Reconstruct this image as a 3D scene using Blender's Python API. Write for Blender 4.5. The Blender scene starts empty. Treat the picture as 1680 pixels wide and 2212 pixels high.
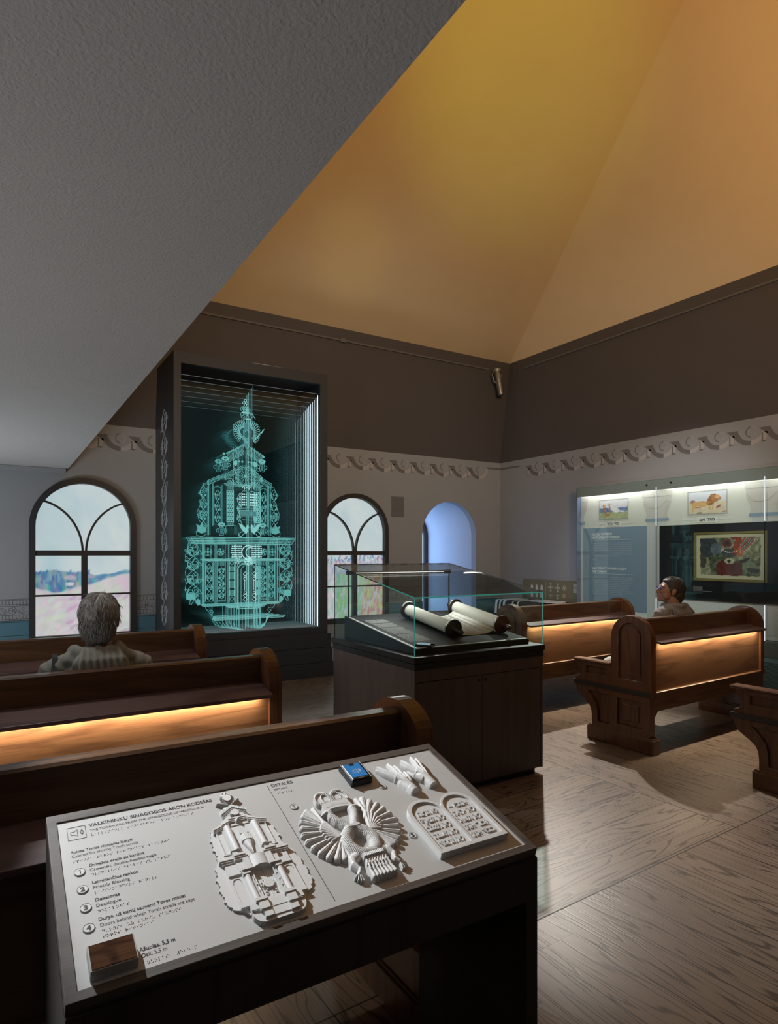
import bpy, bmesh, math, random
import numpy as np
from math import sin, cos, pi, radians, sqrt, atan2, floor
from mathutils import Vector, Matrix
from mathutils.geometry import tessellate_polygon
random.seed(7)
S = bpy.context.scene
COL = S.collection

# ------------------------------------------------------------------ camera
cam_data = bpy.data.cameras.new('camera')
cam_data.sensor_fit = 'HORIZONTAL'; cam_data.sensor_width = 36.0
cam_data.lens = 1369.6 / 1680 * 36.0
cam_data.shift_y = (1195 - 1106) / 1680
cam_data.clip_start = 0.05; cam_data.clip_end = 100
cam = bpy.data.objects.new('camera', cam_data)
cam.location = (0, 0, 1.6)
cam.rotation_euler = (pi / 2, 0, -math.atan2(0.5263, 0.8503))
COL.objects.link(cam); S.camera = cam

# ------------------------------------------------------------------ render look
S.view_settings.view_transform = 'Standard'
S.view_settings.look = 'None'
S.view_settings.gamma = 1
S.view_settings.use_curve_mapping = False
S.view_settings.exposure = 0.0
try:
    S.cycles.transparent_max_bounces = 64
    S.cycles.max_bounces = 7
    S.cycles.diffuse_bounces = 4
    S.cycles.glossy_bounces = 4
    S.cycles.transmission_bounces = 6
    S.cycles.caustics_reflective = False
    S.cycles.caustics_refractive = False
    S.cycles.sample_clamp_indirect = 3.0
except Exception:
    pass

# ------------------------------------------------------------------ world: dim light of the rest of the building
W = bpy.data.worlds.new('world'); S.world = W; W.use_nodes = True
bg = W.node_tree.nodes['Background']
bg.inputs[0].default_value = (0.62, 0.60, 0.62, 1)
bg.inputs[1].default_value = 0.07

def light(name, kind, loc, energy, color=(1, 1, 1), target=None, size=0.1, size_y=None, angle=60, blend=0.3, rot=None):
    d = bpy.data.lights.new(name, kind); d.energy = energy; d.color = color
    o = bpy.data.objects.new(name, d); COL.objects.link(o); o.location = loc
    if kind == 'AREA':
        d.size = size
        if size_y: d.shape = 'RECTANGLE'; d.size_y = size_y
    if kind == 'SPOT':
        d.spot_size = radians(angle); d.spot_blend = blend; d.shadow_soft_size = size
    if kind == 'POINT': d.shadow_soft_size = size
    if target is not None:
        v = Vector(target) - Vector(loc)
        o.rotation_euler = v.to_track_quat('-Z', 'Y').to_euler()
    if rot is not None: o.rotation_euler = rot
    return o

# track spots under the gallery that light the tactile table and the floor
light('table_spot', 'SPOT', (-0.35, 2.75, 2.50), 250, (0.95, 0.98, 1.0), (0.66, 1.33, 0.93), 0.012, angle=33, blend=0.45)
light('floor_spot', 'SPOT', (6.6, 6.6, 4.6), 1350, (1.0, 0.93, 0.84), (4.2, 3.0, 0.0), 0.05, angle=34, blend=0.7)
light('aisle_spot', 'SPOT', (3.0, 7.8, 4.6), 260, (0.96, 0.97, 1.0), (2.4, 6.0, 0.0), 0.05, angle=40, blend=0.8)
# unseen spots added to brighten the two walls, aimed high over the pews
light('back_wall_fill', 'SPOT', (1.2, -1.0, 4.5), 560, (0.84, 0.92, 1.0), (4.6, 8.5, 2.6), 0.3, angle=46, blend=0.9)
light('right_wall_fill', 'SPOT', (1.2, 0.5, 4.4), 260, (0.82, 0.90, 1.0), (7.5, 6.2, 2.6), 0.3, angle=52, blend=0.9)
light('soffit_fill', 'AREA', (-1.6, 6.6, 0.25), 52, (0.90, 0.95, 1.0), (-0.5, 6.8, 2.6), 1.0, 1.0)  # unseen lamp added to brighten the gallery underside, no fixture here
light('soffit_fill_near', 'AREA', (-2.3, 2.4, 0.25), 62, (1.0, 0.99, 0.98), (-0.9, 2.6, 2.6), 1.0, 2.5)  # second added lamp for the soffit, nearer the camera
light('case_side_fill', 'SPOT', (-0.4, 5.4, 2.5), 130, (1.0, 0.95, 0.85), (2.25, 3.9, 0.75), 0.05, angle=24, blend=0.9)  # added spot that brightens the left side of the scroll case
light('pew_fill', 'SPOT', (0.15, 3.55, 2.58), 26, (0.96, 0.97, 1.0), (0.2, 3.6, 0.9), 0.08, angle=112, blend=0.9)  # overhead spot added to brighten ledges, seats and the sitter's hair
light('right_pew_fill', 'SPOT', (5.3, 4.2, 4.7), 60, (0.98, 0.97, 1.0), (5.3, 3.6, 0.9), 0.08, angle=50, blend=0.9)  # overhead spot added to brighten the right pews
light('foreground_floor_fill', 'SPOT', (1.9, -1.5, 4.3), 14, (1.0, 0.93, 0.88), (3.1, 1.3, 0.0), 0.3, angle=40, blend=1.0)  # added spot that lifts the floor right of the table
light('showcase_fill', 'SPOT', (2.8, 3.0, 4.4), 430, (1.0, 0.99, 0.97), (7.35, 5.1, 1.65), 0.1, angle=36, blend=0.8)  # spot added in the room to brighten the printed boards
# amber and yellow uplights that wash the big ceiling
light('amber_uplight', 'SPOT', (0.9, -2.5, 3.6), 1250, (1.0, 0.56, 0.17), (5.0, 5.0, 6.8), 0.5, angle=100, blend=1.0)
light('amber_side_uplight', 'SPOT', (1.2, 2.0, 3.4), 280, (1.0, 0.54, 0.24), (7.0, 1.2, 6.6), 0.5, angle=70, blend=1.0)
light('yellow_ceiling_spot', 'SPOT', (1.0, -0.5, 3.5), 460, (0.72, 0.84, 0.06), (5.0, 5.2, 6.85), 0.1, angle=27, blend=1.0)
light('small_yellow_spot', 'SPOT', (1.0, 0.0, 3.5), 170, (0.85, 0.72, 0.04), (3.93, 7.3, 5.50), 0.05, angle=10, blend=1.0)

# ------------------------------------------------------------------ tagging helpers
def tag(o, label=None, cat=None, group=None, kind=None):
    if label: o['label'] = label
    if cat: o['category'] = cat
    if group: o['group'] = group
    if kind: o['kind'] = kind
    return o

def empty(name, loc=(0, 0, 0), rz=0.0, label=None, cat=None, group=None, kind=None, parent=None, rot=None):
    o = bpy.data.objects.new(name, None); COL.objects.link(o)
    o.empty_display_size = 0.1
    o.location = loc; o.rotation_euler = rot if rot is not None else (0, 0, rz)
    if parent: o.parent = parent
    return tag(o, label, cat, group, kind)

def copy_tree(o, parent=None):
    c = o.copy(); COL.objects.link(c)
    if parent: c.parent = parent
    for ch in list(o.children): copy_tree(ch, c)
    return c

# ------------------------------------------------------------------ mesh builder
class MB:
    def __init__(s): s.v = []; s.f = []; s.mi = []; s.m = 0
    def add(s, vs, fs):
        n = len(s.v); s.v += [tuple(map(float, p)) for p in vs]
        s.f += [tuple(i + n for i in f) for f in fs]; s.mi += [s.m] * len(fs)
        return s
    def box(s, x0, x1, y0, y1, z0, z1, bev=0.0):
        if bev <= 0:
            return s.add([(x0, y0, z0), (x1, y0, z0), (x1, y1, z0), (x0, y1, z0), (x0, y0, z1), (x1, y0, z1), (x1, y1, z1), (x0, y1, z1)],
                         [(0, 3, 2, 1), (4, 5, 6, 7), (0, 1, 5, 4), (1, 2, 6, 5), (2, 3, 7, 6), (3, 0, 4, 7)])
        b = bev
        r = [(x0 + b, y0), (x1 - b, y0), (x1, y0 + b), (x1, y1 - b), (x1 - b, y1), (x0 + b, y1), (x0, y1 - b), (x0, y0 + b)]
        i = [(min(max(x, x0 + b), x1 - b), min(max(y, y0 + b), y1 - b)) for x, y in r]
        vs = [(x, y, z0) for x, y in i] + [(x, y, z0 + b) for x, y in r] + [(x, y, z1 - b) for x, y in r] + [(x, y, z1) for x, y in i]
        fs = [tuple(range(7, -1, -1)), tuple(range(24, 32))]
        for k in range(3):
            for j in range(8):
                a = k * 8 + j; c = k * 8 + (j + 1) % 8
                fs.append((a, c, c + 8, a + 8))
        return s.add(vs, fs)
    def plate(s, loops, t0, t1, ax='xz', both=True):
        """outline with holes in a plane, from t0 to t1 along the third axis"""
        def P(p, t):
            if ax == 'xz': return (p[0], t, p[1])
            if ax == 'yz': return (t, p[0], p[1])
            return (p[0], p[1], t)
        loops = [list(l) for l in loops]
        tris = tessellate_polygon([[Vector((p[0], p[1], 0)) for p in l] for l in loops])
        flat = [p for l in loops for p in l]; n = len(flat)
        vs = [P(p, t0) for p in flat] + [P(p, t1) for p in flat]
        fs = [tuple(t) for t in tris] + [tuple(i + n for i in reversed(t)) for t in tris]
        k = 0
        for l in loops:
            m = len(l)
            for i in range(m):
                a = k + i; b = k + (i + 1) % m
                fs.append((a, b, b + n, a + n))
            k += m
        return s.add(vs, fs)
    def tube(s, pts, r, seg=8, caps=True):
        pts = [Vector(p) for p in pts]; n = len(pts)
        rs = r if hasattr(r, '__len__') else [r] * n
        vs = []; fs = []; up = None
        for i, p in enumerate(pts):
            d = (pts[min(i + 1, n - 1)] - pts[max(i - 1, 0)])
            d = d.normalized() if d.length > 1e-9 else Vector((0, 0, 1))
            if up is None:
                up = Vector((0, 0, 1)) if abs(d.z) < 0.9 else Vector((1, 0, 0))
            u = (up - d * up.dot(d))
            u = u.normalized() if u.length > 1e-6 else d.orthogonal().normalized()
            up = u; w = d.cross(u)
            for k in range(seg):
                a = 2 * pi * k / seg
                vs.append(p + (u * cos(a) + w * sin(a)) * rs[i])
        for i in range(n - 1):
            for k in range(seg):
                a = i * seg + k; b = i * seg + (k + 1) % seg
                fs.append((a, b, b + seg, a + seg))
        if caps:
            fs.append(tuple(range(seg - 1, -1, -1))); fs.append(tuple((n - 1) * seg + k for k in range(seg)))
        return s.add(vs, fs)
    def lathe(s, prof, p0, axis, seg=24):
        """prof = [(r, t)], revolved about axis from p0"""
        a = Vector(axis).normalized(); u = a.orthogonal().normalized(); w = a.cross(u); p0 = Vector(p0)
        vs = []; fs = []
        for r, t in prof:
            for k in range(seg):
                q = 2 * pi * k / seg
                vs.append(p0 + a * t + (u * cos(q) + w * sin(q)) * max(r, 1e-5))
        for i in range(len(prof) - 1):
            for k in range(seg):
                c = i * seg + k; b = i * seg + (k + 1) % seg
                fs.append((c, b, b + seg, c + seg))
        fs.append(tuple(range(seg - 1, -1, -1))); fs.append(tuple((len(prof) - 1) * seg + k for k in range(seg)))
        return s.add(vs, fs)
    def ribbon(s, pts, w, y, ax='xz', t=0.0015, close=False):
        """thin flat line of width w drawn in a plane, real thickness t"""
        pts = [Vector((p[0], p[1])) for p in pts]
        out = [pts[0]]
        for p in pts[1:]:
            if (p - out[-1]).length > 1e-6: out.append(p)
        pts = out; n = len(pts)
        if n < 2: return s
        L = []; R = []
        for i in range(n):
            if close: a = pts[(i - 1) % n]; b = pts[(i + 1) % n]
            else: a = pts[max(i - 1, 0)]; b = pts[min(i + 1, n - 1)]
            d = (b - a); d = d.normalized() if d.length > 1e-9 else Vector((1, 0))
            nn = Vector((-d.y, d.x)) * w * 0.5
            L.append(pts[i] + nn); R.append(pts[i] - nn)
        def P(p, tt):
            if ax == 'xz': return (p.x, tt, p.y)
            if ax == 'yz': return (tt, p.x, p.y)
            return (p.x, p.y, tt)
        vs = [P(p, y) for p in L] + [P(p, y) for p in R] + [P(p, y + t) for p in L] + [P(p, y + t) for p in R]
        fs = []
        for i in range(n if close else n - 1):
            j = (i + 1) % n
            fs += [(i, j, n + j, n + i), (2 * n + i, 3 * n + i, 3 * n + j, 2 * n + j), (i, 2 * n + i, 2 * n + j, j), (n + i, n + j, 3 * n + j, 3 * n + i)]
        return s.add(vs, fs)
    def ball(s, c, r, seg=10, rings=6, sc=(1, 1, 1)):
        vs = [(c[0], c[1], c[2] - r * sc[2])]; fs = []
        for i in range(1, rings):
            t = -pi / 2 + pi * i / rings
            for k in range(seg):
                a = 2 * pi * k / seg
                vs.append((c[0] + r * cos(t) * cos(a) * sc[0], c[1] + r * cos(t) * sin(a) * sc[1], c[2] + r * sin(t) * sc[2]))
        vs.append((c[0], c[1], c[2] + r * sc[2]))
        for k in range(seg): fs.append((0, 1 + (k + 1) % seg, 1 + k))
        for i in range(rings - 2):
            for k in range(seg):
                a = 1 + i * seg + k; b = 1 + i * seg + (k + 1) % seg
                fs.append((a, b, b + seg, a + seg))
        e = len(vs) - 1; q = 1 + (rings - 2) * seg
        for k in range(seg): fs.append((q + k, q + (k + 1) % seg, e))
        return s.add(vs, fs)
    def quad(s, a, b, c, d): return s.add([a, b, c, d], [(0, 1, 2, 3)])
    def xf(s, M, start=0):
        for i in range(start, len(s.v)): s.v[i] = tuple(M @ Vector(s.v[i]))
        return s
    def build(s, name, mats, parent=None, smooth=False, loc=None, rot=None, bevel=0.0, subsurf=0, fix=True):
        me = bpy.data.meshes.new(name)
        me.from_pydata(s.v, [], s.f)
        if not isinstance(mats, (list, tuple)): mats = [mats]
        for m in mats: me.materials.append(m)
        if len(mats) > 1: me.polygons.foreach_set('material_index', s.mi)
        if fix:
            bm = bmesh.new(); bm.from_mesh(me)
            bmesh.ops.recalc_face_normals(bm, faces=bm.faces)
            bm.to_mesh(me); bm.free()
        if smooth:
            me.polygons.foreach_set('use_smooth', [True] * len(me.polygons))
            try: me.set_sharp_from_angle(angle=radians(40 if smooth is True else smooth))
            except Exception: pass
        me.update()
        o = bpy.data.objects.new(name, me); COL.objects.link(o)
        if parent: o.parent = parent
        if loc: o.location = loc
        if rot: o.rotation_euler = rot
        if bevel > 0:
            b = o.modifiers.new('bevel', 'BEVEL'); b.width = bevel; b.segments = 2; b.limit_method = 'ANGLE'; b.angle_limit = radians(40)
        if subsurf:
            b = o.modifiers.new('subsurf', 'SUBSURF'); b.levels = subsurf; b.render_levels = subsurf
        return o

def arc(cx, cy, r, a0, a1, n=16, ry=None):
    ry = r if ry is None else ry
    return [(cx + r * cos(radians(a0 + (a1 - a0) * i / n)), cy + ry * sin(radians(a0 + (a1 - a0) * i / n))) for i in range(n + 1)]
def rect(x0, x1, y0, y1): return [(x0, y0), (x1, y0), (x1, y1), (x0, y1)]
def arch(x0, x1, y0, y1, n=20):
    """rect with a half round head whose crown is at y1"""
    r = (x1 - x0) / 2; c = (x0 + x1) / 2
    return [(x0, y0), (x1, y0)] + arc(c, y1 - r, r, 0, 180, n)

# ------------------------------------------------------------------ materials
def new_mat(name):
    m = bpy.data.materials.new(name); m.use_nodes = True
    nt = m.node_tree; b = nt.nodes['Principled BSDF']
    return m, nt, b
def N(nt, t, **k):
    n = nt.nodes.new(t)
    for a, v in k.items(): setattr(n, a, v)
    return n
def mat(name, col, rough=0.6, metal=0.0, emit=None, es=0.0, spec=0.5, bump=0.0, bscale=200.0, var=0.0, coat=0.0):
    m, nt, b = new_mat(name)
    b.inputs['Base Color'].default_value = (*col, 1)
    b.inputs['Roughness'].default_value = rough
    b.inputs['Metallic'].default_value = metal
    b.inputs['Specular IOR Level'].default_value = spec
    b.inputs['Coat Weight'].default_value = coat
    if emit:
        b.inputs['Emission Color'].default_value = (*emit, 1); b.inputs['Emission Strength'].default_value = es
    tc = N(nt, 'ShaderNodeTexCoord')
    no = N(nt, 'ShaderNodeTexNoise'); no.inputs['Scale'].default_value = bscale; no.inputs['Detail'].default_value = 4
    nt.links.new(tc.outputs['Object'], no.inputs['Vector'])
    if bump > 0:
        bp = N(nt, 'ShaderNodeBump'); bp.inputs['Strength'].default_value = bump; bp.inputs['Distance'].default_value = 0.003
        nt.links.new(no.outputs['Fac'], bp.inputs['Height']); nt.links.new(bp.outputs[0], b.inputs['Normal'])
    n2 = N(nt, 'ShaderNodeTexNoise'); n2.inputs['Scale'].default_value = 2.5; n2.inputs['Detail'].default_value = 5
    nt.links.new(tc.outputs['Object'], n2.inputs['Vector'])
    mx = N(nt, 'ShaderNodeMix', data_type='RGBA')
    v = max(var, 0.02)
    mx.inputs['A'].default_value = tuple(c * (1 - v) for c in col) + (1,)
    mx.inputs['B'].default_value = tuple(min(1, c * (1 + v)) for c in col) + (1,)
    nt.links.new(n2.outputs['Fac'], mx.inputs['Factor']); nt.links.new(mx.outputs['Result'], b.inputs['Base Color'])
    return m

def wood(name, dark, lite, along='X', ring=26.0, stretch=14.0, rough=0.35, plank=0.0, seam=0.004, rot=0.0, coat=0.0, spec=0.5, cont=0.5, pscale=1.0, tonevar=0.12, thin=0.25):
    """oak grain: contour lines of a stretched noise, pores, optional planks"""
    m, nt, b = new_mat(name); L = nt.links.new
    tc = N(nt, 'ShaderNodeTexCoord')
    mp = N(nt, 'ShaderNodeMapping'); L(tc.outputs['Object'], mp.inputs['Vector'])
    mp.inputs['Rotation'].default_value = (0, 0, rot)
    sep = N(nt, 'ShaderNodeSeparateXYZ'); L(mp.outputs[0], sep.inputs[0])
    A = {'X': 'X', 'Y': 'Y', 'Z': 'Z'}[along]
    oth = [c for c in 'XYZ' if c != A]
    def math_(op, a, c=None, v=None):
        n = N(nt, 'ShaderNodeMath', operation=op); L(a, n.inputs[0])
        if c is not None: L(c, n.inputs[1])
        if v is not None: n.inputs[1].default_value = v
        return n.outputs[0]
    la = sep.outputs[A]; o1 = sep.outputs[oth[0]]; o2 = sep.outputs[oth[1]]
    comb = N(nt, 'ShaderNodeCombineXYZ')
    seamv = None
    if plank > 0:
        pi_ = math_('DIVIDE', o1, v=plank); fl = math_('FLOOR', pi_); fr = math_('FRACT', pi_)
        wn = N(nt, 'ShaderNodeTexWhiteNoise', noise_dimensions='1D'); L(fl, wn.inputs['W'])
        off = math_('MULTIPLY', wn.outputs['Value'], v=37.0)
        la2 = math_('ADD', la, off)
        # butt joints
        jl = math_('DIVIDE', la2, v=2.3); jf = math_('FRACT', jl); jfl = math_('FLOOR', jl)
        k2 = math_('MULTIPLY', jfl, v=7.31)
        fo = math_('ADD', off, k2)
        a1 = math_('LESS_THAN', fr, v=seam / plank); a2 = math_('LESS_THAN', jf, v=seam * 0.6 / 2.3)
        seamv = math_('MAXIMUM', a1, a2)
        tone = N(nt, 'ShaderNodeTexWhiteNoise', noise_dimensions='2D')
        cc = N(nt, 'ShaderNodeCombineXYZ'); L(fl, cc.inputs[0]); L(jfl, cc.inputs[1]); L(cc.outputs[0], tone.inputs['Vector'])
        x1 = math_('ADD', o1, fo)
    else:
        la2 = la; x1 = o1
    L(math_('DIVIDE', la2, v=stretch), comb.inputs[0]); L(x1, comb.inputs[1]); L(math_('MULTIPLY', o2, v=0.6), comb.inputs[2])
    n1 = N(nt, 'ShaderNodeTexNoise'); n1.inputs['Scale'].default_value = 3.2 * pscale; n1.inputs['Detail'].default_value = 1.5; n1.inputs['Distortion'].default_value = 0.3
    L(comb.outputs[0], n1.inputs['Vector'])
    rg = math_('SINE', math_('MULTIPLY', n1.outputs['Fac'], v=ring * 6.28))
    rr = N(nt, 'ShaderNodeMapRange'); rr.inputs['From Min'].default_value = thin; rr.inputs['From Max'].default_value = 1.0
    L(rg, rr.inputs['Value'])
    # pores: fine streaks
    c3 = N(nt, 'ShaderNodeCombineXYZ'); L(math_('MULTIPLY', la2, v=6.0), c3.inputs[0]); L(math_('MULTIPLY', o1, v=260.0), c3.inputs[1]); L(math_('MULTIPLY', o2, v=260.0), c3.inputs[2])
    n3 = N(nt, 'ShaderNodeTexNoise'); n3.inputs['Scale'].default_value = 1.0; n3.inputs['Detail'].default_value = 2; L(c3.outputs[0], n3.inputs['Vector'])
    p3 = N(nt, 'ShaderNodeMapRange'); p3.inputs['From Min'].default_value = 0.45; p3.inputs['From Max'].default_value = 0.7; L(n3.outputs['Fac'], p3.inputs['Value'])
    # broad tone
    n4 = N(nt, 'ShaderNodeTexNoise'); n4.inputs['Scale'].default_value = 1.3; n4.inputs['Detail'].default_value = 3; L(comb.outputs[0], n4.inputs['Vector'])
    grain = math_('MULTIPLY', rr.outputs[0], v=cont)
    grain = math_('ADD', grain, math_('MULTIPLY', p3.outputs[0], v=0.28))
    grain = math_('ADD', grain, math_('MULTIPLY', n4.outputs['Fac'], v=0.25))
    mx = N(nt, 'ShaderNodeMix', data_type='RGBA'); mx.clamp_factor = True
    mx.inputs['A'].default_value = (*lite, 1); mx.inputs['B'].default_value = (*dark, 1); L(grain, mx.inputs['Factor'])
    colr = mx.outputs['Result']
    if plank > 0:
        hs = N(nt, 'ShaderNodeHueSaturation'); L(colr, hs.inputs['Color'])
        mr = N(nt, 'ShaderNodeMapRange'); mr.inputs['To Min'].default_value = 1 - tonevar; mr.inputs['To Max'].default_value = 1 + tonevar
        L(tone.outputs['Value'], mr.inputs['Value']); L(mr.outputs[0], hs.inputs['Value'])
        m2 = N(nt, 'ShaderNodeMix', data_type='RGBA'); L(seamv, m2.inputs['Factor']); L(hs.outputs[0], m2.inputs['A'])
        m2.inputs['B'].default_value = tuple(c * 0.25 for c in dark) + (1,)
        colr = m2.outputs['Result']
    L(colr, b.inputs['Base Color'])
    b.inputs['Roughness'].default_value = rough; b.inputs['Coat Weight'].default_value = coat; b.inputs['Specular IOR Level'].default_value = spec
    bp = N(nt, 'ShaderNodeBump'); bp.inputs['Strength'].default_value = 0.25; bp.inputs['Distance'].default_value = 0.001; bp.invert = True
    L(grain, bp.inputs['Height']); L(bp.outputs[0], b.inputs['Normal'])
    return m

def glass(name, tint=(0.93, 0.98, 0.97), refl=1.0):
    m = bpy.data.materials.new(name); m.use_nodes = True; nt = m.node_tree; nt.nodes.clear(); L = nt.links.new
    out = N(nt, 'ShaderNodeOutputMaterial'); tr = N(nt, 'ShaderNodeBsdfTransparent'); tr.inputs[0].default_value = (*tint, 1)
    gl = N(nt, 'ShaderNodeBsdfGlossy'); gl.inputs['Roughness'].default_value = 0.01
    lw = N(nt, 'ShaderNodeLayerWeight'); lw.inputs['Blend'].default_value = 0.5
    pw = N(nt, 'ShaderNodeMath', operation='POWER'); L(lw.outputs['Facing'], pw.inputs[0]); pw.inputs[1].default_value = 5.0
    ma = N(nt, 'ShaderNodeMath', operation='MULTIPLY_ADD'); L(pw.outputs[0], ma.inputs[0]); ma.inputs[1].default_value = 0.92; ma.inputs[2].default_value = 0.04
    mu = N(nt, 'ShaderNodeMath', operation='MULTIPLY'); mu.inputs[1].default_value = refl
    mx = N(nt, 'ShaderNodeMixShader'); L(ma.outputs[0], mu.inputs[0]); L(mu.outputs[0], mx.inputs[0]); L(tr.outputs[0], mx.inputs[1]); L(gl.outputs[0], mx.inputs[2]); L(mx.outputs[0], out.inputs[0])
    return m
def emis(name, col, st):
    m = bpy.data.materials.new(name); m.use_nodes = True; nt = m.node_tree; nt.nodes.clear()
    out = N(nt, 'ShaderNodeOutputMaterial'); e = N(nt, 'ShaderNodeEmission'); e.inputs[0].default_value = (*col, 1); e.inputs[1].default_value = st
    nt.links.new(e.outputs[0], out.inputs[0]); return m
def attr_mat(name, emit=0.0, rough=0.5, base=1.0):
    """colours of a painted or printed picture, stored on its own mesh"""
    m, nt, b = new_mat(name); a = N(nt, 'ShaderNodeAttribute'); a.attribute_name = 'Col'
    b.inputs['Roughness'].default_value = rough
    if emit > 0:
        nt.links.new(a.outputs['Color'], b.inputs['Emission Color']); b.inputs['Emission Strength'].default_value = emit
        b.inputs['Base Color'].default_value = (0.04, 0.04, 0.04, 1); b.inputs['Specular IOR Level'].default_value = 0.15
    else: nt.links.new(a.outputs['Color'], b.inputs['Base Color'])
    return m
def lin(c):
    """sRGB 0..255 to linear"""
    return tuple((x / 255 / 12.92) if x / 255 <= 0.04045 else ((x / 255 + 0.055) / 1.055) ** 2.4 for x in c)

M = {}
M['wall'] = mat('limewashed_plaster', (0.31, 0.325, 0.34), 0.85, bump=0.25, bscale=60, var=0.04)
M['maroon'] = mat('brown_painted_plaster', (0.086, 0.076, 0.074), 0.8, bump=0.15, bscale=60, var=0.05)
M['soffit'] = mat('rough_plaster', (0.44, 0.435, 0.43), 0.95, bump=1.0, bscale=120, var=0.03)
M['orange'] = mat('painted_vault', (0.74, 0.58, 0.36), 0.8, var=0.04)
M['teal'] = mat('teal_paint', (0.075, 0.19, 0.25), 0.6)
M['grey_rail'] = mat('grey_rail', (0.13, 0.13, 0.125), 0.5)
M['frieze'] = mat('grey_stencil', (0.155, 0.15, 0.15), 0.85)
M['frieze_lite'] = mat('pale_stencil', (0.42, 0.41, 0.41), 0.85)
M['line'] = mat('dark_stencil_line', (0.09, 0.085, 0.08), 0.85)
M['winframe'] = mat('anthracite_frame', (0.035, 0.033, 0.034), 0.5)
M['ark_frame'] = mat('anthracite_metal', (0.036, 0.040, 0.044), 0.45)
M['black'] = mat('black_lacquer', (0.008, 0.008, 0.009), 0.45)
M['blackmat'] = mat('black_felt', (0.014, 0.014, 0.015), 0.8)
M['niche'] = mat('niche_plaster', (0.5, 0.52, 0.56), 0.9, bump=0.2, bscale=60)
M['pew'] = wood('pew_oak', (0.038, 0.016, 0.008), (0.155, 0.078, 0.038), 'X', ring=5, rough=0.33, coat=0.12, cont=0.35, pscale=4)
M['pew_y'] = wood('pew_oak_side', (0.036, 0.013, 0.006), (0.150, 0.062, 0.027), 'Z', ring=5, rough=0.33, coat=0.12, cont=0.35, pscale=4)
M['pew_dark'] = wood('pew_dark_oak', (0.014, 0.009, 0.008), (0.035, 0.024, 0.02), 'Y', ring=9, rough=0.4)
M['ledge'] = wood('ledge_oak', (0.060, 0.034, 0.030), (0.17, 0.105, 0.095), 'X', ring=9, rough=0.4)
M['cab'] = wood('cabinet_oak', (0.036, 0.024, 0.020), (0.088, 0.064, 0.055), 'Z', ring=6, rough=0.5, cont=0.25)
M['table'] = wood('table_oak', (0.045, 0.038, 0.034), (0.125, 0.108, 0.096), 'X', ring=6, rough=0.55, cont=0.35)
M['table_y'] = wood('table_oak_side', (0.045, 0.038, 0.034), (0.125, 0.108, 0.096), 'Y', ring=6, rough=0.55, cont=0.35)
M['table_dark'] = wood('table_leg_oak', (0.012, 0.009, 0.008), (0.035, 0.027, 0.023), 'Z', ring=6, rough=0.6, cont=0.35)
FR = radians(2.5)
M['floor_x'] = wood('floor_oak_across', (0.070, 0.050, 0.040), (0.30, 0.245, 0.20), 'X', ring=9, stretch=9, rough=0.34, plank=0.215, seam=0.006, rot=-FR, cont=0.75, pscale=3.4, thin=0.62)
M['floor_y'] = wood('floor_oak_along', (0.070, 0.050, 0.040), (0.29, 0.232, 0.19), 'Y', ring=9, stretch=9, rough=0.34, plank=0.215, seam=0.006, rot=-FR, cont=0.75, pscale=3.4, thin=0.62)
M['glass'] = glass('case_glass')
M['glass_dark'] = glass('case_glass_top', (0.80, 0.82, 0.81))
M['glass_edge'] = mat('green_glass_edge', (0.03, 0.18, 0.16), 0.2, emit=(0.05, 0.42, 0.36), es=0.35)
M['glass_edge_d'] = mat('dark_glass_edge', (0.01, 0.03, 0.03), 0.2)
M['white_plaster'] = mat('white_cast_resin', (0.80, 0.80, 0.79), 0.55)
M['panel'] = mat('pale_grey_laminate', (0.60, 0.60, 0.585), 0.5)
M['ink'] = mat('black_ink', (0.012, 0.012, 0.013), 0.5)
M['led'] = emis('warm_led', (1.0, 0.62, 0.28), 6.0)
M['metal'] = mat('brushed_metal', (0.45, 0.43, 0.40), 0.35, metal=0.9)
M['white'] = mat('white_paint', (0.75, 0.75, 0.74), 0.6)

# ================================================================== THE SETTING
YW = 8.5; XW = 7.58; ZF = 3.19; YC = 8.26; ZC = 4.89
# floor: oak boards running along the hall with one field of boards laid across
fb = MB()
c_, s_ = cos(FR), sin(FR)
def fp(u, v, z=0.0): return (u * c_ - v * s_, u * s_ + v * c_, z)
U1 = 3.757; V0 = 1.92; V1 = 6.9; U0 = 1.75
X0, X1, Y0, Y1 = -7, 9, -7, 11
fb.m = 1
for (a, b, c, d) in ((X0, X1, Y0, V0), (X0, X1, V1, Y1), (X0, U0, V0, V1), (U1, X1, V0, V1)):
    fb.quad(fp(a, c), fp(b, c), fp(b, d), fp(a, d))
fb.m = 0; fb.quad(fp(U0, V0), fp(U1, V0), fp(U1, V1), fp(U0, V1))
tag(fb.build('floor', [M['floor_x'], M['floor_y']], fix=False), kind='structure')
fj = MB()
for (p, q) in (((-6, V0), (9, V0)), ((U1, V0), (U1, V1)), ((U0, V0), (U0, V1))):
    a = fp(*p); b = fp(*q); fj.ribbon([a[:2], b[:2]], 0.005, 0.0003, 'xy', 0.0006)
tag(fj.build('trim_floor_joint', M['ink']), kind='structure')

# window, niche openings (x0, x1, sill, crown)
WIN = [(0.32, 1.50, 0.55, 2.51), (4.06, 5.24, 0.55, 2.51)]
NICHE = (5.90, 7.02, 0.10, 2.46)
wb = MB()
wb.plate([rect(-3.2, XW, 0, ZF)] + [arch(*w) for w in WIN] + [arch(*NICHE)], YW, YW + 0.12)
wa = tag(wb.build('wall_back', M['wall']), kind='structure')
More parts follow.
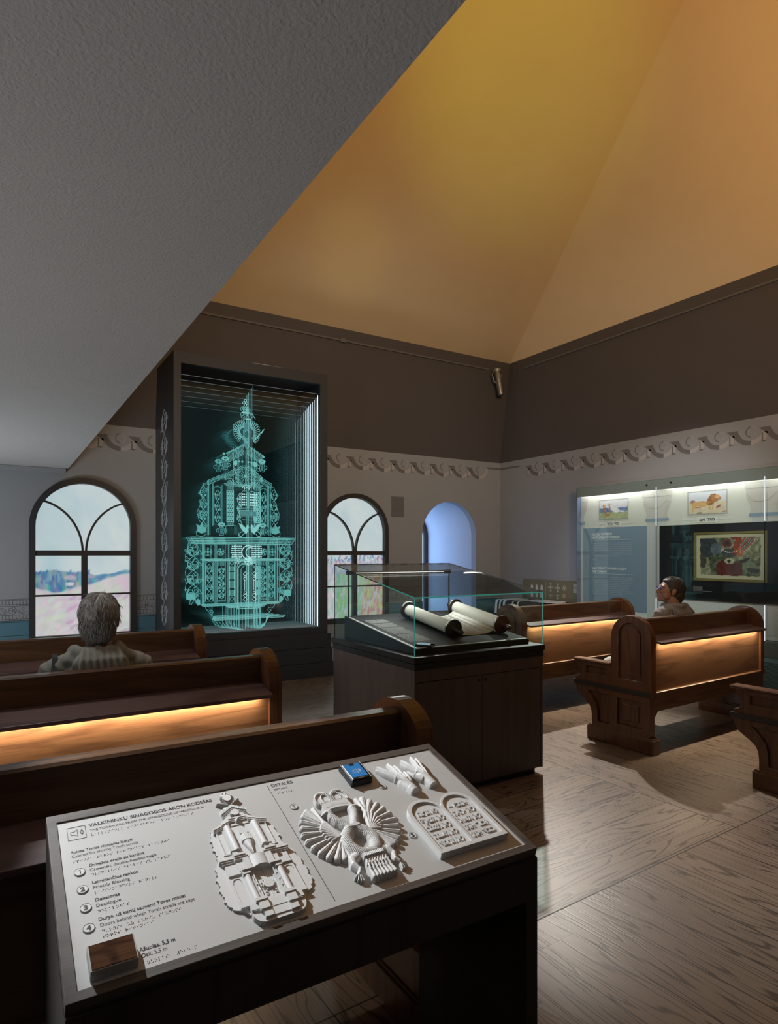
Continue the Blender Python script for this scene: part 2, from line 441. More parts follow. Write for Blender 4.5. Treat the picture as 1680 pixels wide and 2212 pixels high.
# brown band that leans in above the frieze
wm = MB()
wm.add([(-3.2, YW, ZF), (XW, YW, ZF), (XW, YC, ZC), (-3.2, YC, ZC), (-3.2, YW + .12, ZF), (XW, YW + .12, ZF), (XW, YC + .12, ZC), (-3.2, YC + .12, ZC)],
       [(0, 1, 2, 3), (7, 6, 5, 4), (0, 4, 5, 1), (3, 2, 6, 7), (0, 3, 7, 4), (1, 5, 6, 2)])
wm.build('upper_band', M['maroon'], wa)
# wall right
wr = MB(); wr.box(XW, XW + .12, -6, YW + .12, 0, ZF)
wB = tag(wr.build('wall_right', M['wall']), kind='structure')
wr = MB(); wr.box(XW, XW + .12, -6, YW + .12, ZF, ZC); wr.build('upper_band', M['maroon'], wB)
wl = MB(); wl.box(-3.32, -3.2, -6, YW + .12, 0, 3.1); tag(wl.build('wall_left', M['wall']), kind='structure')
# cornice lips
cn = MB(); cn.box(-3.2, XW + .1, YC - .0, YC + .14, ZC - .0, ZC + .03); cn.box(XW, XW + .14, -6, YC + .1, ZC, ZC + .03)
tag(cn.build('trim_cornice', M['maroon']), kind='structure')
# tented ceiling
cor = Vector((XW, YC, ZC)); ap = Vector((4.88, -0.06, 10.11))
cl = MB()
cl.quad((-3.2, YC, ZC), tuple(cor), tuple(ap), (-3.2, ap.y, ap.z))
cl.quad(tuple(cor), (XW, -6, ZC), (ap.x, -6, ap.z), tuple(ap))
cl.quad((-3.2, ap.y, ap.z), tuple(ap), (ap.x, -6, ap.z), (-3.2, -6, ap.z))
tag(cl.build('ceiling', M['orange'], fix=False), kind='structure')
# gallery whose underside hangs over the left of the hall
gs = MB(); gs.box(-3.2, 0.725, -6, YW, 2.605, 3.1)
tag(gs.build('ceiling_gallery', M['soffit']), kind='structure')
gs = MB(); gs.box(-3.2, 0.70, YW - 0.10, YW, 2.56, 2.602)
tag(gs.build('trim_gallery_shadow_gap', M['wall']), kind='structure')

# frieze ornament
def frieze_unit(mb1, mb2, x, z, s, ax, y, sg):
    def P(l): return [(x + px * s * sg, z + pz * s) for px, pz in l]
    t = 0.0015
    # dark hook: wedge head, stem and a quarter swoop
    pp = .385 / s
    def Q(l): return [((a - .12) * pp, b * pp + .40) for a, b in l]
    hk = [(-.30, 0), (.07, 0), (.07, -.07)] + [(.47 - .40 * cos(q * pi / 16), -.36 * sin(q * pi / 16)) for q in range(4, 9)] + [(.47 - .57 * cos(pi / 2 - q * pi / 20), -.50 * sin(pi / 2 - q * pi / 20)) for q in range(0, 8)] + [(-.17, -.105)]
    mb1.plate([P(Q(hk))], y, y - t, ax)
    mb1.plate([P(Q([(-.21, -.15), (-.17, -.15), (-.17, -.40), (-.09, -.40), (-.09, -.44), (-.21, -.44)]))], y, y - t, ax)
    mb2.plate([P(Q([(-.165, -.14), (-.05, -.14), (-.03, -.19), (-.05, -.21), (-.07, -.39), (-.165, -.39)]))], y, y - t, ax)
    mb2.plate([P(Q([(.47 + .50 * sin(q * pi / 20), -.50 * cos(q * pi / 20)) for q in range(0, 11)] + [(.47 + .37 * sin(q * pi / 20), -.36 * cos(q * pi / 20)) for q in range(10, -1, -1)]))], y, y - t * .8, ax)
    mb1.ribbon(P(Q(arc(.47, -.09, .155, 95, 265, 12))), .03 * .385, y, ax, -t)
    mb2.ribbon(P(Q(arc(.47, -.09, .155, -80, 80, 12))), .02 * .385, y, ax, -t)
    return
    hook = [(-.60, .42), (-.22, .42)] + [(-.22 + (.46) * (1 - cos(a)), .42 - .80 * sin(a)) for a in [i * pi / 2 / 8 for i in range(1, 9)]]
    inner = [(.24, -.62)] + [(-.44 + .68 * (1 - cos(a)) * 1.0, .22 - .84 * sin(a)) for a in [pi / 2 - i * pi / 2 / 8 for i in range(1, 9)]]
    poly = hook + inner + [(-.50, .22)]
    def plate2(mb, l, dt=t):
        l = P(l)
        mb.plate([l], y, y + (dt if ax == 'xz' else dt) * -1, ax)
    plate2(mb1, poly)
    plate2(mb1, [(-.42, .10), (-.34, .02), (-.34, -.52), (-.22, -.52), (-.22, -.60), (-.42, -.60)])
    mb2.ribbon(P(arc(.24, .1, .62, -90, 20, 12)), .16 * s, y, ax, -t)
    mb2.ribbon(P(arc(.24, .12, .24, -100, 80, 12)), .03 * s, y, ax, -t)
    mb1.ribbon(P(arc(.24, .12, .24, 90, 260, 12)), .035 * s, y, ax, -t)
f1 = MB(); f2 = MB()
x = 7.26
while x > -0.2:
    if not (x > 7.1 and False): frieze_unit(f1, f2, x - 0.30, 2.985, 0.21, 'xz', YW - .0005, 1)
    x -= 0.385
f1.box(7.28, XW, YW - .002, YW - .0003, 3.07, 3.10)
f1.build('painted_frieze', M['frieze'], wa); f2.build('painted_frieze_highlight', M['frieze_lite'], wa)
f1 = MB(); f2 = MB()
y = 7.72
while y > -3:
    frieze_unit(f1, f2, y, 2.985, 0.21, 'yz', XW - .0005, -1)
    y -= 0.385
f1.add([(XW - .002, 8.02, 3.07), (XW - .002, YW, 3.07), (XW - .002, YW, 3.10), (XW - .002, 8.02, 3.10)], [(0, 1, 2, 3)])
f1.build('painted_frieze', M['frieze'], wB); f2.build('painted_frieze_highlight', M['frieze_lite'], wB)

# dado: teal boards below a stencilled band of flowers, cut round the windows
solid = [(w[0], w[1]) for w in WIN] + [(1.735, 3.75), (NICHE[0], NICHE[1])]
def spans(a, b):
    cuts = sorted(solid); out = []; c = a
    for p, q in cuts:
        if p > c: out.append((c, min(p, b)))
        c = max(c, q)
    if c < b: out.append((c, b))
    return [s for s in out if s[1] - s[0] > 0.02]
dd = MB(); dl = MB(); dr = MB()
for a, b in spans(-3.2, XW):
    for k in range(5):
        dd.box(a, b, YW - .014, YW - .0005, 0.03 + k * .155, 0.03 + k * .155 + .150)
    dr.box(a, b, YW - .022, YW - .0005, .806, .816)
    for zz in (.835, .885, .988, 1.005, 1.055, 1.068): dl.ribbon([(a, zz), (b, zz)], .0045, YW - .0005, 'xz', -.0015)
    n = int((b - a) / .034)
    for i in range(n):
        xx = a + (i + .5) * (b - a) / n
        for (z0, z1) in ((.842, .878), (1.01, 1.048)):
            dl.ribbon([(xx - .008, z1), (xx - .008, z0), (xx + .008, z0)], .004, YW - .0005, 'xz', -.0015)
    n = max(1, int((b - a) / .30))
    for i in range(n):
        xx = a + (i + .5) * (b - a) / n; zc = .937
        for j in range(5):
            q = j * 72; dl.ribbon(arc(xx + .027 * cos(radians(q)), zc + .024 * sin(radians(q)), .018, 0, 360, 8), .0035, YW - .0005, 'xz', -.0015)
        dl.ribbon(arc(xx, zc, .009, 0, 360, 8), .0035, YW - .0005, 'xz', -.0015)
        for sg in (-1, 1):
            dl.ribbon([(xx + sg * .055, zc - .03), (xx + sg * .09, zc - .005), (xx + sg * .13, zc + .03), (xx + sg * .10, zc + .03), (xx + sg * .07, zc + .01), (xx + sg * .055, zc - .03)], .0035, YW - .0005, 'xz', -.0015)
            dl.ribbon([(xx + sg * .07, zc - .035), (xx + sg * .11, zc - .04), (xx + sg * .15, zc - .02), (xx + sg * .11, zc - .015), (xx + sg * .07, zc - .035)], .0035, YW - .0005, 'xz', -.0015)
dd.build('teal_dado', M['teal'], wa); dl.build('stencilled_flower_band', M['line'], wa); dr.build('dado_rail', M['teal'], wa)
db = MB()
for k in range(5): db.box(XW - .014, XW - .0005, -6, YW, 0.03 + k * .155, 0.03 + k * .155 + .150)
db.box(XW - .022, XW - .0005, -6, YW, .806, .816)
db.build('teal_dado', M['teal'], wB)

# ---------------------------------------------------------------- pictures made of coloured cells
def vnoise(seed):
    rs = np.random.RandomState(seed); g = rs.rand(64, 64)
    def f(x, y):
        x = np.asarray(x, float) % 63; y = np.asarray(y, float) % 63
        i = np.floor(x).astype(int); j = np.floor(y).astype(int); u = x - i; v = y - j
        u = u * u * (3 - 2 * u); v = v * v * (3 - 2 * v)
        return (g[i, j] * (1 - u) * (1 - v) + g[i + 1, j] * u * (1 - v) + g[i, j + 1] * (1 - u) * v + g[i + 1, j + 1] * u * v)
    return f
def picture(name, x0, x1, z0, z1, y, nx, nz, fn, m, parent, ax='xz', mask=None, thick=0.004):
    """flat picture; fn(u, v) -> rgb arrays (sRGB 0..255), u, v in 0..1"""
    us = np.linspace(0, 1, nx + 1); vs = np.linspace(0, 1, nz + 1)
    U, V = np.meshgrid(us, vs, indexing='ij')
    col = np.clip(np.asarray(fn(U, V), float) / 255, 0, 1)       # 3, nx+1, nz+1
    col = np.where(col <= 0.04045, col / 12.92, ((col + 0.055) / 1.055) ** 2.4)
    Xp = x0 + (x1 - x0) * U; Zp = z0 + (z1 - z0) * V
    idx = np.arange((nx + 1) * (nz + 1)).reshape(nx + 1, nz + 1)
    ok = np.ones((nx, nz), bool)
    if mask is not None:
        ok = mask((U[:-1, :-1] + U[1:, 1:]) / 2, (V[:-1, :-1] + V[1:, 1:]) / 2)
    F = np.stack([idx[:-1, :-1], idx[1:, :-1], idx[1:, 1:], idx[:-1, 1:]], -1)[ok]
    if ax == 'xz': P = np.stack([Xp, np.full_like(Xp, y), Zp], -1)
    elif ax == 'yz': P = np.stack([np.full_like(Xp, y), Xp, Zp], -1)
    else: P = np.stack([Xp, Zp, np.full_like(Xp, y)], -1)
    me = bpy.data.meshes.new(name); me.from_pydata(P.reshape(-1, 3).tolist(), [], F.tolist())
    ca = me.color_attributes.new('Col', 'FLOAT_COLOR', 'POINT')
    rgba = np.concatenate([np.moveaxis(col, 0, -1).reshape(-1, 3), np.ones(((nx + 1) * (nz + 1), 1))], 1)
    ca.data.foreach_set('color', rgba.astype(np.float32).ravel())
    me.materials.append(m); me.update()
    o = bpy.data.objects.new(name, me); COL.objects.link(o)
    if parent: o.parent = parent
    return o
M['pic_emit'] = attr_mat('backlit_painting', 0.85)
M['pic_case'] = attr_mat('printed_board', 0.0, 0.6)
M['pic_painting'] = attr_mat('lithograph', 0.0, 0.6)

def lerp3(a, b, t): return [a[i] + (b[i] - a[i]) * t for i in range(3)]
def strokes(col, U, V, asp, lst):
    """slanted brush dabs: (u, v, len, wid, angle, rgb, alpha)"""
    for (u, v, l, w, an, c, al) in lst:
        dx = (U - u); dy = (V - v) * asp
        a = cos(radians(an)); b = sin(radians(an))
        p = (dx * a + dy * b) / l; q = (-dx * b + dy * a) / w
        k = np.clip(1.3 - (p * p + q * q), 0, 1) ** .5 * al
        for i in range(3): col[i] = col[i] * (1 - k) + c[i] * k
    return col
def landscape(kind):
    n1 = vnoise(3 + kind); n2 = vnoise(11 + kind); n3 = vnoise(17 + kind)
    def f(U, V):
        asp = 1.7
        k = n1(U * 4 + V, V * 6); k2 = n2(U * 14, V * 20 + U * 9)
        sky = [190 + 16 * k + 8 * k2, 210 + 8 * k + 5 * k2, 217 + 3 * k]
        col = [np.array(c) for c in sky]
        cl = np.clip((n3(U * 5 + 3, V * 4 + U * 2) - .55) * 2.2, 0, 1)
        for i, c in enumerate((160, 196, 208)): col[i] = col[i] * (1 - .6 * cl) + c * .6 * cl
        rs = random.Random(5 + kind)
        field = np.clip((np.interp(U, [0, .27, .55, .75, 1], [.335, .30, .345, .385, .425]) + .012 * (k2 - .5) - V) * 60, 0, 1) if kind == 0 else np.clip((0.49 + .02 * (k2 - .5) - V) * 40, 0, 1)
        if kind == 0:
            up = np.interp(U, [0, .1, .22, .36, .5, .62, .8, 1], [.425, .43, .438, .425, .42, .395, .408, .435]) + .008 * (k2 - .5)
            hill = np.clip((up - V) * 90, 0, 1) * (1 - field)
            hc = [96 + 70 * (k2 - .4) + 26 * np.sin(U * 60 + V * 20), 138 + 50 * (k2 - .4) + 18 * np.sin(U * 44), 172 + 20 * (k - .5)]
            for i in range(3): col[i] = col[i] * (1 - hill) + hc[i] * hill
        fc = [206 + 22 * (k2 - .5), 203 + 22 * (k - .5), 203 + 20 * (k2 - .5)]
        for i in range(3): col[i] = col[i] * (1 - field) + fc[i] * field
        L = []
        if kind == 0:
            for _ in range(90):       # blue wooded valley
                u = rs.uniform(0.0, .56); lo = .335 - .13 * u if u < .27 else .30 + .16 * (u - .27); L.append((u, rs.uniform(lo + .02, .42), .032, .011, rs.uniform(60, 110), rs.choice([(84, 132, 172), (60, 110, 160), (120, 160, 190), (130, 170, 170), (100, 120, 165)]), .75))
            for _ in range(22): 
                u = rs.uniform(.6, 1.0); L.append((u, .385 + (u - .6) * .10 + rs.gauss(0, .006), .06, .008, 15, rs.choice([(100, 150, 185), (120, 170, 170), (70, 120, 180)]), .7))
            L += [(.37, .385, .055, .026, 0, (190, 178, 190), .9), (.37, .345, .040, .020, 0, (212, 210, 216), .95), (.56, .39, .05, .022, 0, (170, 165, 185), .8)]
            for _ in range(170):
                L.append((rs.random(), rs.uniform(0, .31), rs.uniform(.03, .08), rs.uniform(.012, .03), rs.uniform(20, 60), rs.choice([(214, 206, 210), (205, 222, 205), (200, 214, 190), (222, 212, 216), (196, 214, 216), (206, 190, 204)]), .5))
            for _ in range(16):
                L.append((rs.choice([.85, .45, .55, .35, .95]) + rs.gauss(0, .06), rs.uniform(.02, .3), .04, .018, rs.uniform(20, 60), rs.choice([(196, 150, 190), (190, 145, 196), (186, 150, 172)]), .5))
        else:
            for _ in range(60):
                u = rs.uniform(.0, .95); L.append((u, .49 + rs.gauss(0, .018), .026, .012, rs.uniform(40, 120), rs.choice([(90, 140, 185), (120, 165, 190), (130, 180, 170), (180, 120, 160), (110, 110, 165)]), .7))
            for _ in range(120): L.append((rs.random(), rs.uniform(.36, .48), .04, .018, rs.uniform(60, 120), rs.choice([(170, 180, 205), (186, 176, 204), (150, 175, 195), (200, 190, 205)]), .6))
            for _ in range(620):
                u = rs.random(); v = rs.uniform(0, .37)
                c = rs.choice([(140, 192, 135), (165, 202, 130), (130, 180, 160), (150, 195, 185)]) if u < .62 else rs.choice([(205, 135, 125), (212, 195, 125), (196, 125, 145), (160, 196, 130), (206, 190, 185)])
                if u < .25: c = rs.choice([(206, 200, 205), (200, 190, 200), (150, 185, 180)])
                L.append((u, v, rs.uniform(.03, .06), rs.uniform(.008, .018), rs.uniform(60, 100), c, .65))
        return strokes(col, U, V, asp, L)
    return f
def window(idx, w, label):
    x0, x1, z0, z1 = w; r = (x1 - x0) / 2; cx = (x0 + x1) / 2
    e = empty('window_%d' % idx, (0, 0, 0), kind='structure')
    fr = MB(); b = 0.068
    inner = arch(x0 + b, x1 - b, z0 + b, z1 - b, 28)
    fr.plate([arch(x0, x1, z0, z1, 28), inner], YW - .035, YW + .09)
    fr.build('window_frame', M['winframe'], e)
    mb = MB(); y0, y1 = YW - .02, YW + .06
    zt = 1.60
    mb.box(cx - .032, cx + .032, y0, y1, z0 + b * .6, zt + .03)                       # mullion
    mb.build('mullion', M['winframe'], e)
    mb = MB(); mb.box(x0 + b * .6, x1 - b * .6, y0 + .001, y1 - .001, zt - .03, zt + .034); mb.build('transom', M['winframe'], e)
    mb = MB(); mb.box(x0 + b * .6, x1 - b * .6, y0 + .006, y1 - .006, 1.088, 1.108); mb.build('glazing_bar', M['winframe'], e)
    mb = MB()
    # two curved bars that spring from the mullion foot and swing out to the arch
    rr = .62 * 1.0
    for sg in (-1, 1):
        pts = []
        for i in range(61):
            t = i / 60.0
            a = t * radians(90)
            px = cx + sg * (.018 + rr * .86 * (1 - cos(a))); pz = zt + rr * 1.02 * sin(a)
            if (px - cx) ** 2 + (pz - (z1 - r)) ** 2 < (r - b * .35) ** 2 or (pz < z1 - r and abs(px - cx) < r - b * .35): pts.append((px, pz))
        mb.ribbon(pts, .022, y0 + .01, 'xz', .05)
    mb.build('curved_glazing_bar', M['winframe'], e)
    ww = (x1 - x0); hh = (z1 - z0)
    def mask(U, V):
        X = x0 + U * ww; Z = z0 + V * hh
        return (Z < z1 - r) | ((X - cx) ** 2 + (Z - (z1 - r)) ** 2 < (r - .01) ** 2)
    picture('backlit_landscape', x0, x1, z0, z1, YW + .05, 150, 250, landscape(idx - 1), M['pic_emit'], e, mask=mask)
    bk = MB(); bk.box(x0, x1, YW + .13, YW + .15, z0, z1); bk.build('light_box_back', M['black'], e)
    return e
window(1, WIN[0], ''); window(2, WIN[1], '')
# deep blue lit niche
nb = MB(); ax0, ax1, az0, az1 = NICHE
prof = arch(*NICHE, 28)
n = len(prof); D = 1.48
nb.add([(p[0], YW + .121, p[1]) for p in prof] + [(p[0], YW + D, p[1]) for p in prof], [(i, (i + 1) % n, n + (i + 1) % n, n + i) for i in range(n)])
nb.add([(p[0], YW + D, p[1]) for p in prof], [tuple(range(n))])
nc = tag(nb.build('wall_niche', M['niche'], fix=False), kind='structure')
ns = MB(); ns.plate([arch(ax0 + .10, ax1 - .10, .45, az1 - .10, 24)], YW + D - .03, YW + D - .02); ns.build('niche_window', emis('pale_blue_window', (0.50, 0.70, 1.0), 1.5), nc)
ns = MB(); ns.plate([arch(ax0 + .002, ax1 - .002, .35, az1 - .002, 24), arch(ax0 + .10, ax1 - .07, .45, az1 - .08, 24)], YW + D - .06, YW + D - .031); ns.build('niche_window_frame', M['winframe'], nc)
light('niche_light', 'AREA', (6.46, YW + D - .10, 1.45), 13, (0.24, 0.48, 1.0), (6.7, YW, 1.4), .8, 1.6)

# grey ventilation grille on the back wall
g = MB(); g.box(5.24, 5.24, 0, 0, 0, 0) if False else None
gx0, gx1, gz0, gz1 = 5.305, 5.535, 2.18, 2.50
g = MB(); g.box(gx0, gx1, YW - .012, YW - .0005, gz0, gz1, .002)
go = tag(g.build('ventilation_grille', mat('grille_grey', (0.17, 0.17, 0.18), 0.7)), 'flat grey rectangular grille on the back wall right of the second arched window', 'grille')
g = MB()
for k in range(24): g.box(gx0 + .01, gx1 - .01, YW - .0135, YW - .0122, gz0 + .012 + k * .0125, gz0 + .016 + k * .0125)
g.build('grille_slots', mat('grille_slot', (0.12, 0.12, 0.13), 0.8), go)

# lighting track on the two walls
def tilt(z): return YW + (YC - YW) * (z - ZF) / (ZC - ZF)
tr = MB(); zt = 4.72
tr.box(0.0, 7.12, tilt(zt) - .025, tilt(zt) - .002, zt - .012, zt + .012)
t1 = tag(tr.build('lighting_track', M['grey_rail']), 'thin dark lighting track along the brown band of the back wall', 'lighting track')
tr = MB(); tr.box(4.28, 4.36, tilt(zt) - .035, tilt(zt) - .026, zt - .03, zt + .03); tr.build('track_joint', M['grey_rail'], t1)
tr = MB(); tr.box(XW - .025, XW - .002, -1, 7.9, zt - .012, zt + .012)
t2 = tag(tr.build('lighting_track', M['grey_rail']), 'thin dark lighting track along the brown band of the right wall', 'lighting track')
tr = MB(); tr.box(XW - .035, XW - .026, 3.42, 3.6, zt - .03, zt + .03); tr.build('track_joint', M['grey_rail'], t2)
# the spotlight at the end of the track
sp = empty('spotlight', (7.22, tilt(zt) - .03, zt), label='grey cylindrical spotlight hanging from the track in the corner of the brown walls', cat='spotlight')
q = MB(); q.lathe([(.075, 0), (.085, -.01), (.085, -.05), (.06, -.06)], (0, -.07, 0), (0, 0, 1), 20); q.build('mount', M['metal'], sp, smooth=True)
q = MB(); q.tube([(-.06, -.07, -.03), (-.11, -.07, -.10), (-.075, -.09, -.22), (-.02, -.10, -.26)], .011, 8); q.tube([(.06, -.07, -.03), (.10, -.07, -.10), (.085, -.09, -.20), (.05, -.10, -.24)], .011, 8); q.build('yoke', M['metal'], sp, smooth=True)
q = MB(); q.lathe([(.05, 0), (.055, .01), (.055, .16), (.062, .165), (.062, .185), (.055, .19), (.052, .40), (.045, .40)], (0, -.08, -.05), (.10, -.12, -1), 20); q.build('lamp_housing', M['metal'], sp, smooth=True)

# ================================================================== PEWS
PL = 1.82      # length of a pew
def end_outline():
    o = [(.05, .12), (.05, .45), (.04, .45), (.04, .905)]
    o += arc(.225, .905, .185, 180, 0, 20)[1:]
    o += [(.41, .69), (.43, .655), (.76, .655), (.765, .62), (.735, .60), (.715, .575), (.72, .54), (.745, .52), (.775, .51), (.785, .48), (.785, .45),
          (.775, .425), (.765, .39), (.74, .362), (.70, .335), (.66, .31), (.63, .285), (.612, .25), (.606, .20), (.606, .12)]
    return o
PEW_HOLES = [arch(.118, .342, .565, 1.03, 16), rect(.462, .665, .56, .622),
             rect(.116, .352, .185, .40),
             [(.425, .16), (.545, .16), (.548, .25), (.562, .31), (.60, .36), (.64, .40), (.66, .41), (.425, .41)]]
def make_pew(name_label, group, dark=False, length=PL):
    root = empty('pew', (0, 0, 0), label=name_label, cat='pew', group=group)
    for side in (0, 1):
        sg = 1 if side == 0 else -1; xo = 0 if side == 0 else length
        def X(a, b): return (min(xo + sg * a, xo + sg * b), max(xo + sg * a, xo + sg * b))
        m = MB(); a, b = X(.02, .067); m.plate([end_outline()], a, b, 'yz')
        p = m.build('end_panel', M['pew_y'], root)
        m = MB(); a, b = X(.0, .0199); m.plate([end_outline()] + PEW_HOLES, a, b, 'yz'); m.build('panel_frame', M['pew_y'], p, bevel=.002)
        m = MB(); a, b = X(.010, .0198)
        m.plate([arch(.145, .315, .60, 1.0, 16)], a, b, 'yz'); m.build('arched_field', M['pew_y'], p, bevel=.003)
        m = MB(); m.plate([rect(.16, .31, .225, .36)], a, b, 'yz')
        m.build('square_field', M['pew_y'], p, bevel=.003)
        m = MB(); a, b = X(-.014, .082); m.box(a, b, .012, .645, 0, .115, .004); m.box(*X(-.006, .074), .022, .635, .112, .128, .003); m.build('plinth', M['pew_y'], p)
        m = MB(); a, b = X(-.012, .0); m.box(a, b, .036, .795, .452, .49, .003); m.build('dark_moulding', M['pew_dark'], p)
        m = MB(); a, b = X(-.016, .085)
        m.box(a, b, .415, .80, .655, .678, .007); m.build('armrest_cap', M['pew_y'], p)
    x0, x1 = .067, length - .067
    m = MB(); m.plate([[(.175, .90), (.235, .90), (.240, 1.05), (.232, 1.06), (.178, 1.06), (.170, 1.052)]], x0, x1, 'yz'); m.build('upper_backrest', M['pew'], root)
    m = MB(); m.box(x0, x1, .058, .080, .48, .90); m.build('lower_back_board', M['pew'], root)
    m = MB(); m.plate([[(-.012, .872), (-.012, .890), (.172, .925), (.172, .907)]], x0 + .002, x1 - .002, 'yz'); m.build('book_ledge', M['ledge'], root, bevel=.002)
    m = MB(); m.box(x0, x1, .048, .085, .405, .452); m.plate([[(.030, .452), (.030, .488), (.036, .492), (.085, .492), (.085, .452)]], x0, x1, 'yz'); m.box(x0, x1, .05, .08, .33, .41)
    m.build('back_rail', M['pew'], root)
    m = MB(); m.plate([[(.08, .43), (.08, .455), (.70, .462), (.735, .45), (.735, .43)]], x0, x1, 'yz'); m.build('seat', M['pew'], root)
    m = MB(); m.box(x0, x1, .68, .70, .34, .43); m.build('seat_rail', M['pew'], root)
    for xa, sg in ((x0, 1), (x1, -1)):
        m = MB(); m.plate([[(xa, .33), (xa + sg * .05, .33), (xa, .28)]], .052, .078, 'xz'); m.build('corner_bracket', M['pew'], root)
    m = MB(); m.box(x0 + .04, x1 - .04, .028, .040, .8785, .8815); m.build('led_strip', M['led'], root)
    d = bpy.data.lights.new('ledge_light', 'AREA'); d.shape = 'RECTANGLE'; d.size = length - .24; d.size_y = .012; d.energy = 9.5; d.color = (1.0, .80, .56); d.spread = radians(150)
    lo = bpy.data.objects.new('ledge_light', d); COL.objects.link(lo); lo.parent = root; lo.location = (length / 2, .034, .876)
    lo.rotation_euler = (radians(14), 0, 0)
    return root

L_END = 1.252
pew_L3 = make_pew('oak pew nearest the camera on the left, right behind the tactile table', 'oak pews')
pew_L3.location = (L_END - PL, 1.665, 0)
def place(lbl, x, y, rz):
    c = copy_tree(pew_L3); c['label'] = lbl; c.location = (x, y, 0); c.rotation_euler = (0, 0, rz); return c
place('second oak pew on the left, with the grey-haired person on its seat', L_END - PL, 3.03, 0)
place('farthest oak pew on the left, in front of the first arched window', L_END - PL, 4.38, 0)
place('oak pew with its whole carved end panel in view and the dark-haired person seated', 4.405, 3.137, FR)
place('oak pew behind the torah case, in front of the blue text board', 4.365, 4.545, FR)
place('oak pew cut off by the picture edge, only its armrest end showing', 4.43, 1.735, FR)

# white bundle on the seat of the right pew
m = MB(); m.ball((0, 0, .055), .06, 16, 10, (1.5, 1.15, .9)); m.ball((.09, .02, .05), .05, 14, 8, (1.5, 1.2, .85))
o = m.build('white_bundle', mat('white_cloth', (.75, .76, .72), .9, bump=.6, bscale=70), smooth=80)
o.location = (4.58, 3.70, .462)
# lift it so that it shows over the armrest
o.scale = (1.25, 1.2, 2.15)
tag(o, 'small rounded white cloth bundle on the pew seat behind the armrest', 'bundle')

# the light under the ledge of the nearest pew is switched off
for ch in list(pew_L3.children):
    if ch.type == 'LIGHT': bpy.data.objects.remove(ch)
    elif ch.name.startswith('led_strip'): ch.data = ch.data.copy(); ch.data.materials[0] = M['panel']

# ================================================================== TORAH SHOWCASE
cx0, cx1, cy0, cy1 = 2.258, 3.385, 3.34, 4.48
case = empty('scroll_showcase', (0, 0, 0), label='dark wooden cabinet with a slant-topped glass case that holds the open scroll', cat='showcase')
m = MB(); m.box(cx0 + .04, cx1 - .04, cy0 + .04, cy1 - .04, 0, .045); m.build('recessed_base', M['black'], case)
m = MB(); m.box(cx0, cx1, cy0 + .02, cy1, .045, .852, .002); cb = m.build('cabinet_body', M['cab'], case)
m = MB(); m.box(cx0, cx1, cy0, cy0 + .0195, .773, .852); m.box(cx0, cx0 + .018, cy0, cy0 + .0195, .045, .7725); m.box(cx1 - .018, cx1, cy0, cy0 + .0195, .045, .7725); m.build('front_rail', M['cab'], case)
mid = 2.815
for a, b, kx in ((cx0 + .022, mid - .002, mid - .03), (mid + .002, cx1 - .022, mid + .03)):
    m = MB(); m.box(a, b, cy0 + .001, cy0 + .019, .048, .768); d = m.build('door', M['cab'], case)
    m = MB(); m.lathe([(.011, 0), (.012, .003), (.008, .004), (.006, .001)], (kx, cy0 + .001, .735), (0, -1, 0), 20); m.build('finger_pull', M['black'], d, smooth=True)
m = MB(); m.box(cx0 - .004, cx1 + .004, cy0 - .006, cy1 + .004, .852, .893, .002); m.box(cx0 - .012, cx1 + .012, cy0 - .014, cy1 + .012, .896, .936, .003); m.build('black_tray', M['black'], case)
# slanted deck
dz0, dz1, dy0, dy1 = .972, 1.105, 3.425, 4.42
m = MB(); m.plate([[(dy0, .936), (dy0, dz0), (dy1, dz1), (dy1, .936)]], 2.325, 3.33, 'yz'); m.build('display_deck', M['blackmat'], case, bevel=.002)
dang = math.atan2(dz1 - dz0, dy1 - dy0)
def deck(x, y, h=0.0): return (x, y - h * sin(dang), dz0 + (y - dy0) * (dz1 - dz0) / (dy1 - dy0) + h * cos(dang))
# pale rim line along the left and front edges of the deck
m = MB()
for (p, q, w) in (((2.345, 3.44), (2.345, 4.40), .010), ((2.34, 3.44), (3.31, 3.44), .006)):
    a = deck(*p, .0008); b = deck(*q, .0008)
    if p[0] == q[0]: m.quad((a[0] - w, a[1], a[2]), (a[0] + w, a[1], a[2]), (b[0] + w, b[1], b[2]), (b[0] - w, b[1], b[2]))
    else: m.quad((a[0], a[1] - w, a[2]), (b[0], b[1] - w, b[2]), (b[0], b[1] + w, b[2] + .002), (a[0], a[1] + w, a[2] + .002))
m.build('pale_rim', M['panel'], case, fix=False)
# glass hood
zf, zb = 1.315, 1.508
e = .006
g = MB()
g.box(cx0, cx1, cy0, cy0 + .004, .936, zf)
o = g.build('front_glass', M['glass'], case)
g = MB(); g.plate([[(cy0, .936), (cy0, zf), (cy1 - .02, zb), (cy1 - .02, .936)]], cx0, cx0 + .004, 'yz'); g.build('side_glass', M['glass'], case)
g = MB(); g.plate([[(cy0, .936), (cy0, zf), (cy1 - .02, zb), (cy1 - .02, .936)]], cx1 - .004, cx1, 'yz'); g.build('side_glass', M['glass'], case)
g = MB(); g.box(cx0, cx1, cy1 - .024, cy1 - .02, .936, zb); g.build('back_glass', M['glass'], case)
g = MB(); g.add([(cx0, cy0, zf), (cx1, cy0, zf), (cx1, cy1 - .02, zb), (cx0, cy1 - .02, zb), (cx0, cy0, zf + .008), (cx1, cy0, zf + .008), (cx1, cy1 - .02, zb + .008), (cx0, cy1 - .02, zb + .008)],
      [(0, 3, 2, 1), (4, 5, 6, 7), (0, 1, 5, 4), (1, 2, 6, 5), (2, 3, 7, 6), (3, 0, 4, 7)])
g.build('top_glass', M['glass_dark'], case)
